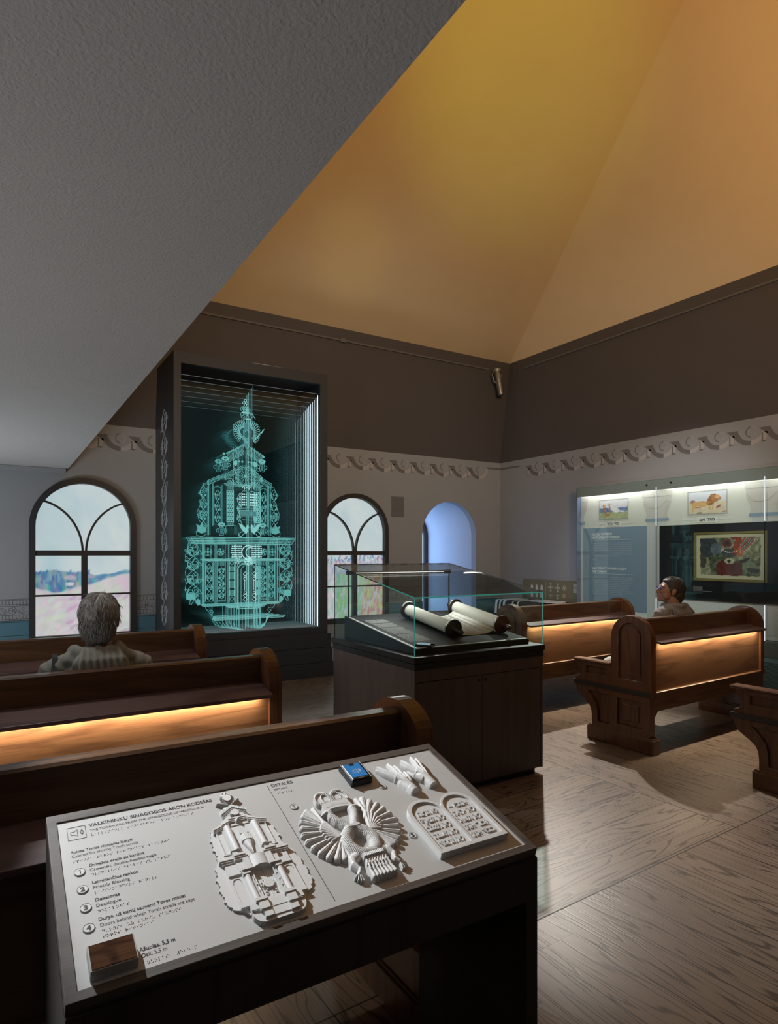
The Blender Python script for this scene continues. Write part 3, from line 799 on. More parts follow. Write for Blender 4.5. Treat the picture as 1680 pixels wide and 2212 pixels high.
E1 = (cx0, cy0, zf); E2 = (cx1, cy0, zf); E3 = (cx1, cy1 - .02, zb); E4 = (cx0, cy1 - .02, zb)
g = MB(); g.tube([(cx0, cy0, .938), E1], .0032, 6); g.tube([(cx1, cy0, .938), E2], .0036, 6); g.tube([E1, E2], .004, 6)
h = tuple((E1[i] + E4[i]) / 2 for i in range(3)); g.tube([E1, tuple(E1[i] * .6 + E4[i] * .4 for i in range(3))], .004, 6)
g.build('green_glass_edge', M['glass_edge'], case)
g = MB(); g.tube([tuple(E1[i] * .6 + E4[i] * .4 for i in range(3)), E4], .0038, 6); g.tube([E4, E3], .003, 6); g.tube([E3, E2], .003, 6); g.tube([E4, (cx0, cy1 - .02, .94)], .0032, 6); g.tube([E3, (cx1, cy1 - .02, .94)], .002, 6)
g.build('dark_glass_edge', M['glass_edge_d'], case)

# light bar on two posts
lb = empty('case_light_bar', (0, 0, 0), label='black light bar with a row of white diodes on two posts inside the glass case', cat='light bar')
m = MB()
for x in (2.335, 3.315): m.tube([(x, 4.375, 1.098), (x, 4.375, 1.43)], .006, 8)
m.build('post', M['black'], lb)
m = MB(); m.tube([(2.335, 4.375, 1.445), (3.315, 4.375, 1.445)], .011, 8); m.box(2.318, 2.372, 4.362, 4.388, 1.43, 1.462, .004); m.box(3.278, 3.332, 4.362, 4.388, 1.43, 1.462, .004); m.build('bar', M['black'], lb)
m = MB()
for k in range(86): 
    x = 2.40 + k * .0099; m.box(x, x + .005, 4.361, 4.364, 1.441, 1.447)
m.build('diode_row', emis('white_diode', (1, .97, .9), 5.0), lb)
light('case_bar_light', 'AREA', (2.85, 4.355, 1.43), 6.0, (1.0, .97, .92), (2.85, 3.95, 1.05), .9, .015)

# the scroll
scr = empty('torah_scroll', (0, 0, 0), label='open parchment scroll on two dark wooden rollers inside the glass case', cat='scroll')
M['parch'] = mat('parchment', (.66, .64, .58), .7, var=.10, bump=.15, bscale=30)
M['roller'] = mat('dark_roller_wood', (.035, .020, .016), .35)
M['roller_red'] = mat('red_brown_roller_wood', (.085, .030, .020), .35)
def roller(xa, ya, xb, yb, h, rr, m2):
    a = Vector(deck(xa, ya, h)); b = Vector(deck(xb, yb, h)); d = (b - a).normalized(); L = (b - a).length
    q = MB(); q.lathe([(rr * .985, .02), (rr, .03), (rr * 1.0, L - .03), (rr * .985, L - .02)], a, d, 40)
    pr = q.build('rolled_parchment', M['parch'], scr, smooth=True)
    for (p, dd) in ((a, -1), (b, 1)):
        q = MB(); q.lathe([(.05, -.016), (.066, -.012), (.069, -.004), (.069, .006), (.060, .012), (.045, .013), (.038, .018), (.022, .020), (.014, .026), (.017, .045), (.012, .055), (.015, .075), (.017, .10), (.010, .115), (.004, .122)], p, d * dd, 28)
        q.build('roller_end', m2 if dd == 1 else M['roller'], scr, smooth=True)
roller(2.790, 4.225, 2.753, 3.590, .070, .047, M['roller'])
roller(3.268, 4.235, 3.222, 3.610, .070, .050, M['roller_red'])
# open sheet between the rollers
q = MB()
pts = []
for i in range(13):
    t = i / 12; h = .004 + .045 * (abs(t - .5) * 2) ** 4
    pts.append((deck(2.79 + .40 * t, 3.625, h), deck(2.825 + .40 * t, 4.20, h)))
for i in range(12): q.quad(pts[i][0], pts[i + 1][0], pts[i + 1][1], pts[i][1])
sh = q.build('open_sheet', M['parch'], scr, smooth=80, fix=False)
md = sh.modifiers.new('thickness', 'SOLIDIFY'); md.thickness = .0012; md.offset = -1
q = MB(); rs = random.Random(2)
for c in range(2):
    for r in range(34):
        t0 = .12 + c * .40; s = .06 + r * .027
        x = t0
        while x < t0 + .34:
            w = rs.uniform(.01, .035)
            P = []
            for tt in (x, min(x + w, t0 + .35)):
                a = deck(2.79 + .40 * tt, 3.625, .0055 + .045 * (abs(tt - .5) * 2) ** 4); b = deck(2.825 + .40 * tt, 4.20, .0055 + .045 * (abs(tt - .5) * 2) ** 4)
                for ss in (s, s + .013): P.append(tuple(a[i] + (b[i] - a[i]) * ss for i in range(3)))
            q.quad(P[0], P[2], P[3], P[1]); x += w + .008
q.build('sheet_writing', mat('faded_ink', (.20, .18, .16), .8), sh, fix=False)

# grey label with fine print on the deck
lab = MB(); a = [deck(2.40, 4.27, .001), deck(2.60, 4.27, .001), deck(2.60, 3.52, .001), deck(2.40, 3.52, .001)]
nt_ = empty('case_text_label', (0, 0, 0), label='long black text plate with rows of fine grey print left of the scroll', cat='label')
m = MB(); m.quad(deck(2.385, 3.52, .001), deck(2.60, 3.52, .001), deck(2.60, 4.28, .001), deck(2.385, 4.28, .001)); o = m.build('plate', M['blackmat'], nt_, fix=False)
md = o.modifiers.new('thickness', 'SOLIDIFY'); md.thickness = .001; md.offset = -1
m = MB(); rs = random.Random(9)
for blk in ((3.60, 3.79), (3.81, 3.99), (4.01, 4.12), (4.14, 4.24)):
    y = blk[0]
    while y < blk[1]:
        x = 2.40
        end = 2.585 - rs.uniform(0, .02)
        while x < end:
            w = min(rs.uniform(.006, .02), end - x)
            m.quad(deck(x, y, .0016), deck(x + w, y, .0016), deck(x + w, y + .006, .0016), deck(x, y + .006, .0016)); x += w + .003
        y += .0105
m.build('fine_print', mat('pale_print', (.42, .42, .41), .7), nt_, fix=False)
# small handheld device in a cradle
dv = empty('audio_handset', deck(2.43, 3.475, 0), label='small black audio handset lying at the front corner inside the glass case', cat='audio device', rot=(dang, 0, radians(-62)))
m = MB(); m.box(-.065, .065, -.024, .024, 0, .008, .002); m.box(-.065, .065, -.027, -.024, 0, .016); m.box(-.065, .065, .024, .027, 0, .016); m.build('cradle', M['black'], dv)
m = MB(); m.box(-.055, .045, -.021, .021, .008, .016, .003); hs = m.build('handset_body', M['black'], dv)
m = MB(); m.box(-.045, .03, -.017, .017, .016, .0165); m.build('screen', emis('pale_blue_screen', (.45, .62, .72), .6), hs)

# ================================================================== GLASS ARK DISPLAY
ark = empty('glass_ark_display', (0, 0, 0), label='tall anthracite case of layered glass sheets with a glowing cyan engraved ark tower', cat='display case')
AX0, AX1 = 1.735, 3.705; OX0, OX1, OZ0, OZ1 = 1.82, 3.60, .64, 3.81; FY = 7.52; WC = 2.712
m = MB(); m.box(1.715, 3.752, 7.44, YW - .03, 0, .183, .002); m.box(1.72, 3.745, 7.458, YW - .03, .186, .371, .002); m.box(1.725, 3.735, 7.476, YW - .03, .374, .557, .002)
m.build('stepped_base', M['ark_frame'], ark)
m = MB(); m.plate([rect(AX0, AX1, .557, 3.945), rect(OX0, OX1, OZ0, OZ1)], FY, FY + .05)
m.build('front_frame', M['ark_frame'], ark, bevel=.002)
m = MB(); m.box(AX0, OX0 - .03, FY + .0505, YW - .03, .557, 3.945); m.box(OX1 + .06, AX1, FY + .0505, YW - .03, .557, 3.945); m.box(OX0 - .03, OX1 + .06, FY + .0505, YW - .03, OZ1 + .05, 3.945); m.box(OX0 - .03, OX1 + .06, FY + .0505, YW - .03, .557, OZ0 - .03)
m.build('case_shell', M['ark_frame'], ark)
m = MB(); m.box(OX0 - .03, OX1 + .06, YW - .05, YW - .035, OZ0 - .03, OZ1 + .05); m.build('case_back', mat('blue_black_back', (.016, .024, .036), .35), ark)
# etched vine on the outer left side
CY = mat('glowing_engraving', (.05, .1, .1), .5, emit=(.36, .88, .85), es=.66)
CYD = mat('soft_glowing_engraving', (.05, .1, .1), .5, emit=(.13, .44, .47), es=.5)
CYW = mat('bright_glowing_engraving', (.05, .1, .1), .5, emit=(.62, .98, .97), es=.9)
SIDE = mat('etched_white_line', (.30, .32, .34), .6, emit=(.5, .55, .6), es=.10)
EDGE = emis('white_glass_edge', (.80, .90, 1.0), 2.6)
EDGT = emis('dim_glass_edge', (.62, .70, .74), .22)
def spiral(cx, cz, r, a0, turns, sg=1, n=26):
    return [(cx + r * (1 - i / n) ** .8 * cos(a0 + sg * turns * 2 * pi * i / n), cz + r * (1 - i / n) ** .8 * sin(a0 + sg * turns * 2 * pi * i / n)) for i in range(n)]
def vine(mb, c, amp, z0, z1, n, w, y, ax='xz', dbl=.006, sgn=1):
    """two twining stems with curling tendrils, leaves and berries"""
    H = (z1 - z0) / n; rs = random.Random(int(abs(c) * 999) + n)
    for ph in (0, pi):
        for off in ((-dbl, dbl) if dbl else (0,)):
            mb.ribbon([(c + (amp + off) * .9 * sin(pi * (z - z0) / H + ph), z) for z in np.linspace(z0, z1, n * 12 + 1)], w, y, ax)
    for i in range(n):
        zc = z0 + (i + .5) * H
        for sg in (-1, 1):
            r = min(amp * .62, H * .36)
            mb.ribbon(spiral(c + sg * amp * .38, zc + sg * .06 * H, r, pi / 2 * sg + rs.uniform(-.4, .4), 1.25, sg), w, y, ax)
            a = rs.uniform(0, 6.28)
            lx, lz = c + sg * amp * .95, zc + rs.uniform(-.3, .3) * H
            mb.ribbon([(lx + .5 * r * cos(a + t) * (1 + .5 * cos(3 * t)), lz + .5 * r * sin(a + t) * (1 + .5 * cos(3 * t))) for t in np.linspace(0, 2 * pi, 14)], w, y, ax)
            for k in range(3):
                mb.ribbon(arc(c + sg * (amp * .55 + .3 * r * cos(k * 2.1)), zc - .3 * H + .3 * r * sin(k * 2.1), .18 * r, 0, 360, 7), w, y, ax)
m = MB(); vine(m, 8.0, .14, .72, 3.35, 9, .006, AX0 - .0016, 'yz', dbl=.012)
# a bird among the leaves
bz = 2.20
for k in range(7): m.ribbon([(8.0, bz), (7.90 + k * .012, bz + .16 - k * .02)], .006, AX0 - .0016, 'yz')
m.ribbon([(8.10, bz - .15), (8.06, bz - .03), (8.0, bz + .05), (7.92, bz + .02), (7.90, bz - .05), (7.98, bz - .12), (8.10, bz - .15)], .006, AX0 - .0016, 'yz')
m.build('etched_vine', SIDE, ark)

# ---- sheets
NS = 14; SY = [7.60 + .056 * k for k in range(NS)]
D = {k: (MB(), MB(), MB()) for k in range(NS)}      # main, soft, bright
def sheet_of(y): return min(range(NS), key=lambda k: abs(SY[k] - y))
LW = .0062
def line(k, pts, w=LW, mirror=True, lvl=0, close=False):
    mb = D[k][lvl]
    mb.ribbon([(WC + p[0], p[1]) for p in pts], w, SY[k] - .0035, 'xz', .001, close)
    if mirror: mb.ribbon([(WC - p[0], p[1]) for p in pts], w, SY[k] - .0035, 'xz', .001, close)
def fill(k, loops, mirror=True, lvl=1):
    for sg in ((1, -1) if mirror else (1,)):
        D[k][lvl].plate([[(WC + sg * p[0], p[1]) for p in l] for l in loops], SY[k] - .0040, SY[k] - .0031)
def ln_rect(k, x0, x1, z0, z1, w=LW, mirror=True, lvl=0): line(k, rect(x0, x1, z0, z1), w, mirror, lvl, True)
def spir(k, cx, cz, r, a0, t, sg=1, lvl=0, w=LW): line(k, spiral(cx, cz, r, a0, t, sg), w, lvl=lvl)
def scrollwork(k, c, amp, z0, z1, n, lvl=0, w=.0050):
    mb = D[k][lvl]
    vine(mb, WC + c, amp, z0, z1, n, w, SY[k] - .0035, dbl=0); vine(mb, WC - c, amp, z0, z1, n, w, SY[k] - .0035, dbl=0)
def rosette(k, cx, cz, r, n=4, mirror=True, lvl=0):
    for i in range(n):
        a = 2 * pi * i / n + pi / 4
        line(k, [(cx, cz)] + [(cx + r * cos(a + q) * (1 - abs(q) * .35), cz + r * sin(a + q) * (1 - abs(q) * .35)) for q in (-.55, -.3, 0, .3, .55)] + [(cx, cz)], .0045, mirror, lvl)
        line(k, spiral(cx + r * .75 * cos(a + pi / n), cz + r * .75 * sin(a + pi / n), r * .3, a, 1.2), .0045, mirror, lvl)
    line(k, arc(cx, cz, r * .25, 0, 360, 10), .0045, mirror, lvl)
def cornice(ks, x0, x1, z0, z1, n, lvl=0, brk=()):
    for k in ks:
        for i in range(n):
            z = z0 + (z1 - z0) * i / (n - 1)
            line(k, [(-x1 + .01 * (n - i), z), (x1 - .01 * (n - i), z)], .0055, False, lvl)
        line(k, [(x1 - .01 * n, z0), (x1, z1)], .005, True, lvl)
        for b in brk:
            for d in (0, .012, .024): line(k, [(b + d, z0 - .01), (b + d + .015, z0 + (z1 - z0) * .6), (b + d + .028, z1)], .0045, True, lvl)
def band(k, x0, x1, z0, z1, lvl=1, mirror=True): fill(k, [rect(x0, x1, z0, z1)], mirror, lvl)

B = 10  # back sheet of the carved wings
# lower side scrolls: vines, birds and bells
scrollwork(8, .615, .080, 1.03, 1.74, 4, 0, .0062)
for z in (1.06, 1.24, 1.42, 1.60): spir(8, .645, z, .050, 1.2, 1.2)
for cz in (1.17, 1.36, 1.56):
    line(8, [(.655, cz - .09), (.705, cz - .05), (.715, cz), (.700, cz + .06), (.655, cz + .09), (.61, cz + .05), (.59, cz), (.61, cz - .06), (.655, cz - .09)])
line(8, [(.55, 1.755), (.57, 1.70), (.62, 1.66), (.66, 1.70), (.69, 1.66), (.67, 1.75), (.60, 1.79), (.55, 1.755)])
for q in range(4): fill(8, [[(.58 + q * .03, 1.0 - q * .0 + .02 * (q % 2)), (.61 + q * .03, 1.02), (.63 + q * .025, 1.09), (.60 + q * .02, 1.10)]], True, 0)
fill(8, [[(.53, .95), (.56, .94), (.59, .99), (.56, 1.03), (.53, 1.01)], ], True, 0)
line(8, [(.60, 1.02), (.64, .955), (.66, .96), (.65, 1.02), (.69, 1.04), (.68, 1.10)], .006)
# lower body
for k, x in ((8, .50), (8, .485), (8, .47), (7, .36), (7, .348), (7, .336), (6, .205), (6, .195), (5, .14), (5, .130)):
    line(k, [(x, .955), (x, 1.72)], .0045)
for k in (7, 8, 9): line(k, [(.505, .95), (.505, 1.79)], .0045)
ln_rect(8, .365, .465, .985, 1.50); line(8, arch(.37, .46, .99, 1.495, 10), .006, close=True)
scrollwork(8, .415, .034, 1.0, 1.46, 4, 0, .0048); band(8, .467, .482, .96, 1.50, 1)
ln_rect(7, .225, .325, .985, 1.52); scrollwork(7, .275, .036, 1.02, 1.42, 5, 0, .0055)
for i in range(7): line(7, [(.233 + i * .014, 1.44), (.233 + i * .014, 1.51)], .004)
for i in range(9): line(7, [(.230 + i * .0115, .985), (.230 + i * .0115, 1.01)], .004)
band(7, .328, .345, .96, 1.50, 1); band(6, .206, .222, .96, 1.50, 1)
for i, (a, b) in enumerate(((1.06, 1.13), (1.16, 1.25), (1.27, 1.36), (1.375, 1.43))):
    ln_rect(5, .150, .162, a, b); ln_rect(5, .168, .185, a, b); ln_rect(5, .190, .202, a, b)
line(5, arc(.175, 1.475, .022, 0, 360, 14), .005); line(5, arc(.175, 1.025, .020, 0, 360, 14), .005)
ln_rect(5, .143, .208, .985, 1.51)
# doors
for k, w, z in ((3, .145, 1.50), (3, .130, 1.475), (4, .118, 1.455)):
    line(k, [(w, .90), (w, z - .06), (w - .02, z - .02), (w - .05, z), (.006, z)], .0055); line(k, [(.006, .90), (w, .90)], .0055)
line(3, [(.005, .90), (.005, 1.50)], .006); line(3, [(.022, .93), (.022, 1.44), (.055, 1.44), (.095, 1.40), (.095, .93)], .005, close=True)
for cz in (1.02, 1.07, 1.28, 1.34):
    line(2, [(.06, cz - .026), (.086, cz), (.06, cz + .026), (.034, cz)], .006, close=True, lvl=2)
for cz in (1.10, 1.31): line(2, arc(.06, cz, .018, 0, 360, 12), .006, lvl=2)
line(2, [(.052, 1.13), (.052, 1.27)], .005, lvl=2); line(2, [(.068, 1.13), (.068, 1.27)], .005, lvl=2)
# frieze of the lower body
cornice((9, 7, 5), .0, .69, 1.72, 1.80, 5, 0, (.25, .40))
band(8, 0, .66, 1.775, 1.79, 1)
for k, x0, x1 in ((8, .40, .50), (8, .24, .385), (7, .09, .225)):
    ln_rect(k, x0, x1, 1.53, 1.705, .0045)
rosette(8, .432, 1.615, .052); rosette(7, .285, 1.615, .046, 5)
for r in range(6):
    z = 1.545 + r * .027; rs = random.Random(r); x = .065
    while x < .195:
        w = rs.uniform(.008, .02); fill(4, [rect(x, x + w, z, z + .015)], True, 2); x += w + .005
line(3, arc(.0, 1.61, .085, 60, 300, 22), .011, False, 2); line(3, arc(.03, 1.61, .062, 70, 290, 22), .009, False, 2)
rosette(3, 0, 1.50, .055, 6, False, 2); rosette(5, .10, 1.50, .04, 6, True, 2)
cornice((8, 6, 4), 0, .53, 1.505, 1.525, 3, 0)
# plinth mouldings and bowed feet
cornice((8, 7), 0, .53, .93, .955, 3, 0); cornice((5, 4), .1, .26, .915, .94, 3, 0)
for k in (8, 6, 4, 2): cornice((k,), 0, .40 - .02 * k + .12, .775, .80, 3, 0)
for k in range(2, 9):
    o_ = .030 * (k - 2)
    line(k, [(.22 + o_ * .9, .79), (.215 + o_ * .9, .74), (.19 + o_ * .8, .68), (.14 + o_ * .7, .648), (.08, .645)], .0045)
    for q in (.06, .10, .145): line(k, [(q + o_ * .55, .65), (q + o_ * .55, .93)], .004, True, 1 if k % 2 else 0)
line(8, [(.47, .94), (.455, .89), (.42, .86)], .006); spir(8, .395, .845, .035, 1.0, 1.3)
line(8, [(.40, .82), (.36, .79), (.33, .78)], .006)
# upper body
for k in (9, 8): line(k, [(.425, 1.83), (.425, 2.46)], .0045); line(k, [(.405, 1.83), (.405, 2.50)], .0045)
scrollwork(9, .475, .045, 1.86, 2.46, 4, 0, .0055)
for cz in (2.07,): 
    for q in range(9): line(9, arc(.50 + .028 * cos(q * .7), cz + .04 * sin(q * .7) + .02, .013, 0, 360, 7), .0045)
line(9, [(.43, 2.47), (.47, 2.49), (.50, 2.42), (.53, 2.36), (.50, 2.33), (.47, 2.27), (.52, 2.20), (.555, 2.12), (.53, 2.02), (.49, 1.97), (.50, 1.93)], .006)
fill(9, [[(.44, 1.87), (.50, 1.85), (.56, 1.88), (.545, 1.92), (.57, 1.97), (.52, 1.95), (.49, 2.0), (.48, 1.94), (.44, 1.93)]], True, 0)
line(9, [(.44, 1.84), (.50, 1.81), (.56, 1.83), (.565, 1.88)], .006)
for x in (.375, .36): line(8, [(x, 1.95), (x, 2.50)], .0045)
ln_rect(8, .265, .355, 1.97, 2.44); line(8, arch(.262, .358, 1.965, 2.46, 10), .005, close=True); scrollwork(8, .31, .032, 1.99, 2.41, 3, 0, .0055)
band(8, .36, .373, 1.95, 2.48, 1); band(8, .245, .258, 1.95, 2.48, 1)
# lattice columns
ln_rect(6, .135, .225, 1.99, 2.40); 
holes = []
for r in range(15):
    for c in range(3):
        cx = .155 + c * .026 + (.013 if r % 2 else 0); cz = 2.015 + r * .0262
        if cx < .215: holes.append([(cx, cz - .011), (cx + .008, cz), (cx, cz + .011), (cx - .008, cz)])
fill(6, [rect(.138, .222, 1.993, 2.397)] + holes, True, 0)
for i in range(7): line(6, [(.14 + i * .0135, 2.41), (.14 + i * .0135, 2.46)], .0045); line(6, [(.14 + i * .0135, 1.95), (.14 + i * .0135, 1.985)], .0045)
cornice((6,), 0, .26, 2.46, 2.485, 3, 0); 
for k in (6, 5): line(k, [(.12, 1.84), (.12, 1.95), (.24, 1.95), (.24, 1.84)], .005)
# tablets with rows of letters, the ladle shaped pulpit beneath
for r in range(5):
    for x in (.02, .045, .066, .10): fill(3, [rect(x, x + .017, 2.20 + r * .034, 2.218 + r * .034)], True, 2)
line(3, [(.008, 2.17), (.008, 2.36), (.03, 2.385), (.07, 2.385), (.09, 2.36), (.09, 2.17)], .005, close=True)
for z in (2.16, 2.14, 2.06, 2.02): line(3, [(-.12 + (2.16 - z) * .25, z), (.12 - (2.16 - z) * .25, z)], .005, False)
for i in range(10): line(3, [(.006 + i * .0115, 2.07), (.006 + i * .0115, 2.13)], .004)
line(3, [(.125, 2.16), (.11, 2.03), (.075, 1.95), (.03, 1.90)], .006); fill(3, [rect(.0, .105, 2.07, 2.13)], True, 1)
scrollwork(4, .105, .022, 2.0, 2.34, 3, 0, .0045)
# crown over the tablets, draped ends
for i in range(7): line(4, [(-.09 + i * .03, 2.42), (-.09 + i * .03, 2.45)], .006, False, 2)
line(4, arc(0, 2.41, .06, 20, 160, 12), .006, False, 2); line(4, arc(0, 2.40, .035, 0, 180, 12), .006, False, 2)
# crossed horns at the foot
for sg in (1,):
    fill(2, [[(.015, 1.88), (.10, 1.96), (.145, 1.975), (.11, 1.90), (.05, 1.84)]], True, 0)
    fill(2, [[(.02, 1.97), (.09, 1.88), (.05, 1.855), (.01, 1.92)]], True, 0)
    line(2, [(.05, 1.87), (.12, 1.80), (.15, 1.815), (.13, 1.85), (.09, 1.88)], .005); line(2, arc(.09, 1.86, .06, -80, 10, 8), .005)
# urns on the shelf
def urn(k, cx, z, s):
    line(k, [(cx - .024 * s, z), (cx - .036 * s, z + .05 * s), (cx - .026 * s, z + .10 * s), (cx + .026 * s, z + .10 * s), (cx + .036 * s, z + .05 * s), (cx + .024 * s, z)], .0055, close=True)
    line(k, arc(cx - .045 * s, z + .06 * s, .022 * s, 60, 300, 8), .0055); line(k, arc(cx + .045 * s, z + .06 * s, .022 * s, -120, 120, 8), .0055)
    fill(k, [[(cx - .016 * s, z + .015 * s), (cx + .016 * s, z + .015 * s), (cx + .020 * s, z + .085 * s), (cx - .020 * s, z + .085 * s)]], True, 1)
    for q in range(7): fill(k, [[(cx + .034 * s * cos(q * .9) + .016 * s * cos(t), z + .135 * s + .018 * s * sin(q * .9) + .014 * s * sin(t)) for t in np.linspace(0, 5.5, 7)]], True, 0)
urn(7, .275, 1.83, 1.0)
# upper cornice, stepped roof, wheel, second gable
def raked(k, a, b, n, d, lvl=0):
    for i in range(n): line(k, [(a[0], a[1] - d * i), (b[0], b[1] - d * i)], .0055, True, lvl)
    for e_ in (a, b): line(k, [e_, (e_[0], e_[1] - d * (n - 1))], .005, True, lvl)
for k in (9, 8): raked(k, (.425, 2.525), (.275, 2.60), 4, .018)
raked(7, (.27, 2.60), (.235, 2.60), 4, .018); raked(6, (.24, 2.60), (.115, 2.685), 5, .017)
fill(8, [[(.42, 2.50), (.28, 2.575), (.28, 2.56), (.42, 2.485)]], True, 1)
line(5, arc(0, 2.585, .135, 0, 360, 40), .006, False); line(5, arc(0, 2.585, .118, 0, 360, 36), .004, False)
for i in range(12): line(5, [(0, 2.585), (.118 * cos(i * pi / 6), 2.585 + .118 * sin(i * pi / 6))], .0045, False)
for i in range(12): line(5, arc(.10 * cos(i * pi / 6 + .26), 2.585 + .10 * sin(i * pi / 6 + .26), .014, 0, 360, 8), .004, False)
spir(6, .17, 2.53, .03, 0, 1.2); spir(6, .20, 2.51, .02, 2, 1.2); rosette(6, .14, 2.50, .03, 4)
for k, x in ((5, .12), (5, .10), (5, .085), (6, .14)): line(k, [(x, 2.46), (x, 2.96)], .004)
raked(5, (.245, 2.865), (.02, 2.995), 2, .012); raked(5, (.225, 2.80), (.02, 2.92), 4, .017)
for i in range(15): 
    t = i / 14; x = .03 + .205 * t; z = 2.99 - .125 * t
    line(5, [(x, z - .012), (x - .008, z - .060)], .0048)
line(5, [(.125, 2.84), (.155, 2.78), (.15, 2.68), (.12, 2.64)], .005)
fill(5, [[(.13 + .024 * cos(t), 2.745 + .035 * sin(t)) for t in np.linspace(0, 5.9, 12)]], True, 0)
for q in range(3): fill(5, [[(.04 + q * .04 + .013 * cos(t), 2.77 + .013 * sin(t)) for t in np.linspace(0, 5.9, 9)]], True, 0)
urn(6, .245, 2.665, 1.0); fill(6, [[(.262 + .016 * cos(t), 2.86 + .018 * sin(t)) for t in np.linspace(0, 5.9, 9)]], True, 0)
# eagle, horn, palm branch and the crowns above
for i in range(13):
    a = radians(88 - i * 11.5); r0, r1 = .055, .155 - .02 * abs(i - 5) / 6
    c = (.035, 3.13)
    p = lambda r, aa: (c[0] + r * cos(aa), c[1] + r * 1.2 * sin(aa))
    line(4, [p(r0, a - .03), p(r1 * .9, a - .09), p(r1, a), p(r1 * .9, a + .09), p(r0, a + .03)], .0048, close=True)
fill(4, [[(.0, 3.27), (.03, 3.25), (.045, 3.15), (.04, 3.02), (.02, 2.95), (0, 2.94)], [(.004, 3.17), (.022, 3.15), (.026, 3.11), (.022, 3.07), (.004, 3.05)]], True, 1)
line(4, [(.0, 3.27), (.03, 3.25), (.045, 3.15), (.04, 3.02), (.02, 2.95), (0, 2.94)], .005)
line(4, arc(0, 3.11, .030, 0, 360, 20, .055), .005, False, 2)
for q in range(6): line(4, [(-.04 + .002 * q, 3.03 - q * .014), (.04 - .002 * q, 3.03 - q * .014)], .003, False)
line(3, [(.010, 3.27), (.028, 3.29), (.022, 3.255), (.034, 3.235)], .005)
line(3, [(-.02, 2.98), (-.13, 3.10), (-.18, 3.15), (-.20, 3.19), (-.185, 3.215), (-.155, 3.21), (-.13, 3.17), (-.12, 3.13), (.0, 2.99)], .005, False)
line(3, [(-.01, 2.985), (-.125, 3.12), (-.16, 3.17)], .004, False)
for s0 in range(3):
    bx, bz = .06 + s0 * .05, 3.01 + s0 * .058
    fill(3, [[(bx, bz), (bx + .02, bz + .01), (bx + .055, bz + .07), (bx + .03, bz + .055)]], False, 0)
line(3, arc(0, 3.27, .10, 20, 160, 14), .006, False)
def crown(k, z, s, lvl=0):
    line(k, [(-.055 * s, z), (.055 * s, z)], .008, False, 2); line(k, [(-.055 * s, z + .015), (.055 * s, z + .015)], .004, False, lvl)
    line(k, arc(.045 * s, z + .055 * s, .035 * s, -60, 200, 12), .005, True, lvl); line(k, arc(.015 * s, z + .06 * s, .03 * s, -80, 200, 12), .005, True, lvl)
crown(4, 3.305, 1.0); crown(5, 3.40, .8); crown(4, 3.385, .55)
for (x, z) in ((0, 3.555), (-.02, 3.525), (.02, 3.525), (0, 3.50)): line(5, arc(x, z, .016, 0, 360, 10), .006, False, 2)
line(5, [(-.025, 3.36), (-.025, 3.49)], .005); 
# long spire and plumb lines on the front sheets, repeated outlines behind put in as reflections between sheets
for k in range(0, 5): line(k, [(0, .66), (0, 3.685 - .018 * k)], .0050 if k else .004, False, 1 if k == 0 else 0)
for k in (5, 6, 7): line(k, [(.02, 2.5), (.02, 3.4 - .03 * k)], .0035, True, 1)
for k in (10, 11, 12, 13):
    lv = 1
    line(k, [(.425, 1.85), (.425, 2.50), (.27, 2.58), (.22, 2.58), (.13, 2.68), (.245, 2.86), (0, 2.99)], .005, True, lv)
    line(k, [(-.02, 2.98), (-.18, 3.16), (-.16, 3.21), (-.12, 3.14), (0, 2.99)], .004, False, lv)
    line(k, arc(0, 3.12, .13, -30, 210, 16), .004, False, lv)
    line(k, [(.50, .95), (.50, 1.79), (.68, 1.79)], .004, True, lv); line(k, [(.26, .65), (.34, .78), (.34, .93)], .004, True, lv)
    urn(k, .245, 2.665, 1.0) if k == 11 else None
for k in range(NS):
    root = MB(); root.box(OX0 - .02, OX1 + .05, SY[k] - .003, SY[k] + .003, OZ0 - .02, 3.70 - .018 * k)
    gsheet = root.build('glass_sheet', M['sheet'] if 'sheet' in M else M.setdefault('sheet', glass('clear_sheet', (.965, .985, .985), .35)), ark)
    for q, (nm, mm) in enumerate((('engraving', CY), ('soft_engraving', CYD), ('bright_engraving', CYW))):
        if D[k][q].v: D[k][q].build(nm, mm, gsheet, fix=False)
    e_ = MB(); e_.box(OX1 - .003, OX1 + .002, SY[k] - .003, SY[k] + .001, OZ0, 3.68 - .018 * k); e_.build('bright_side_edge', emis('white_glass_edge', (.78, .89, 1.0), 2.6 - .17 * k), gsheet)
    tz_ = 3.70 - .018 * k
    e_ = MB(); e_.box(OX0, OX1, SY[k] - .002, SY[k] + .002, tz_ - .004, tz_) if k % 2 == 0 else None; e_.box(OX0, OX1, SY[k] - .004, SY[k] + .004, OZ0 + .001, OZ0 + .005); e_.build('dim_top_edge', EDGT, gsheet)

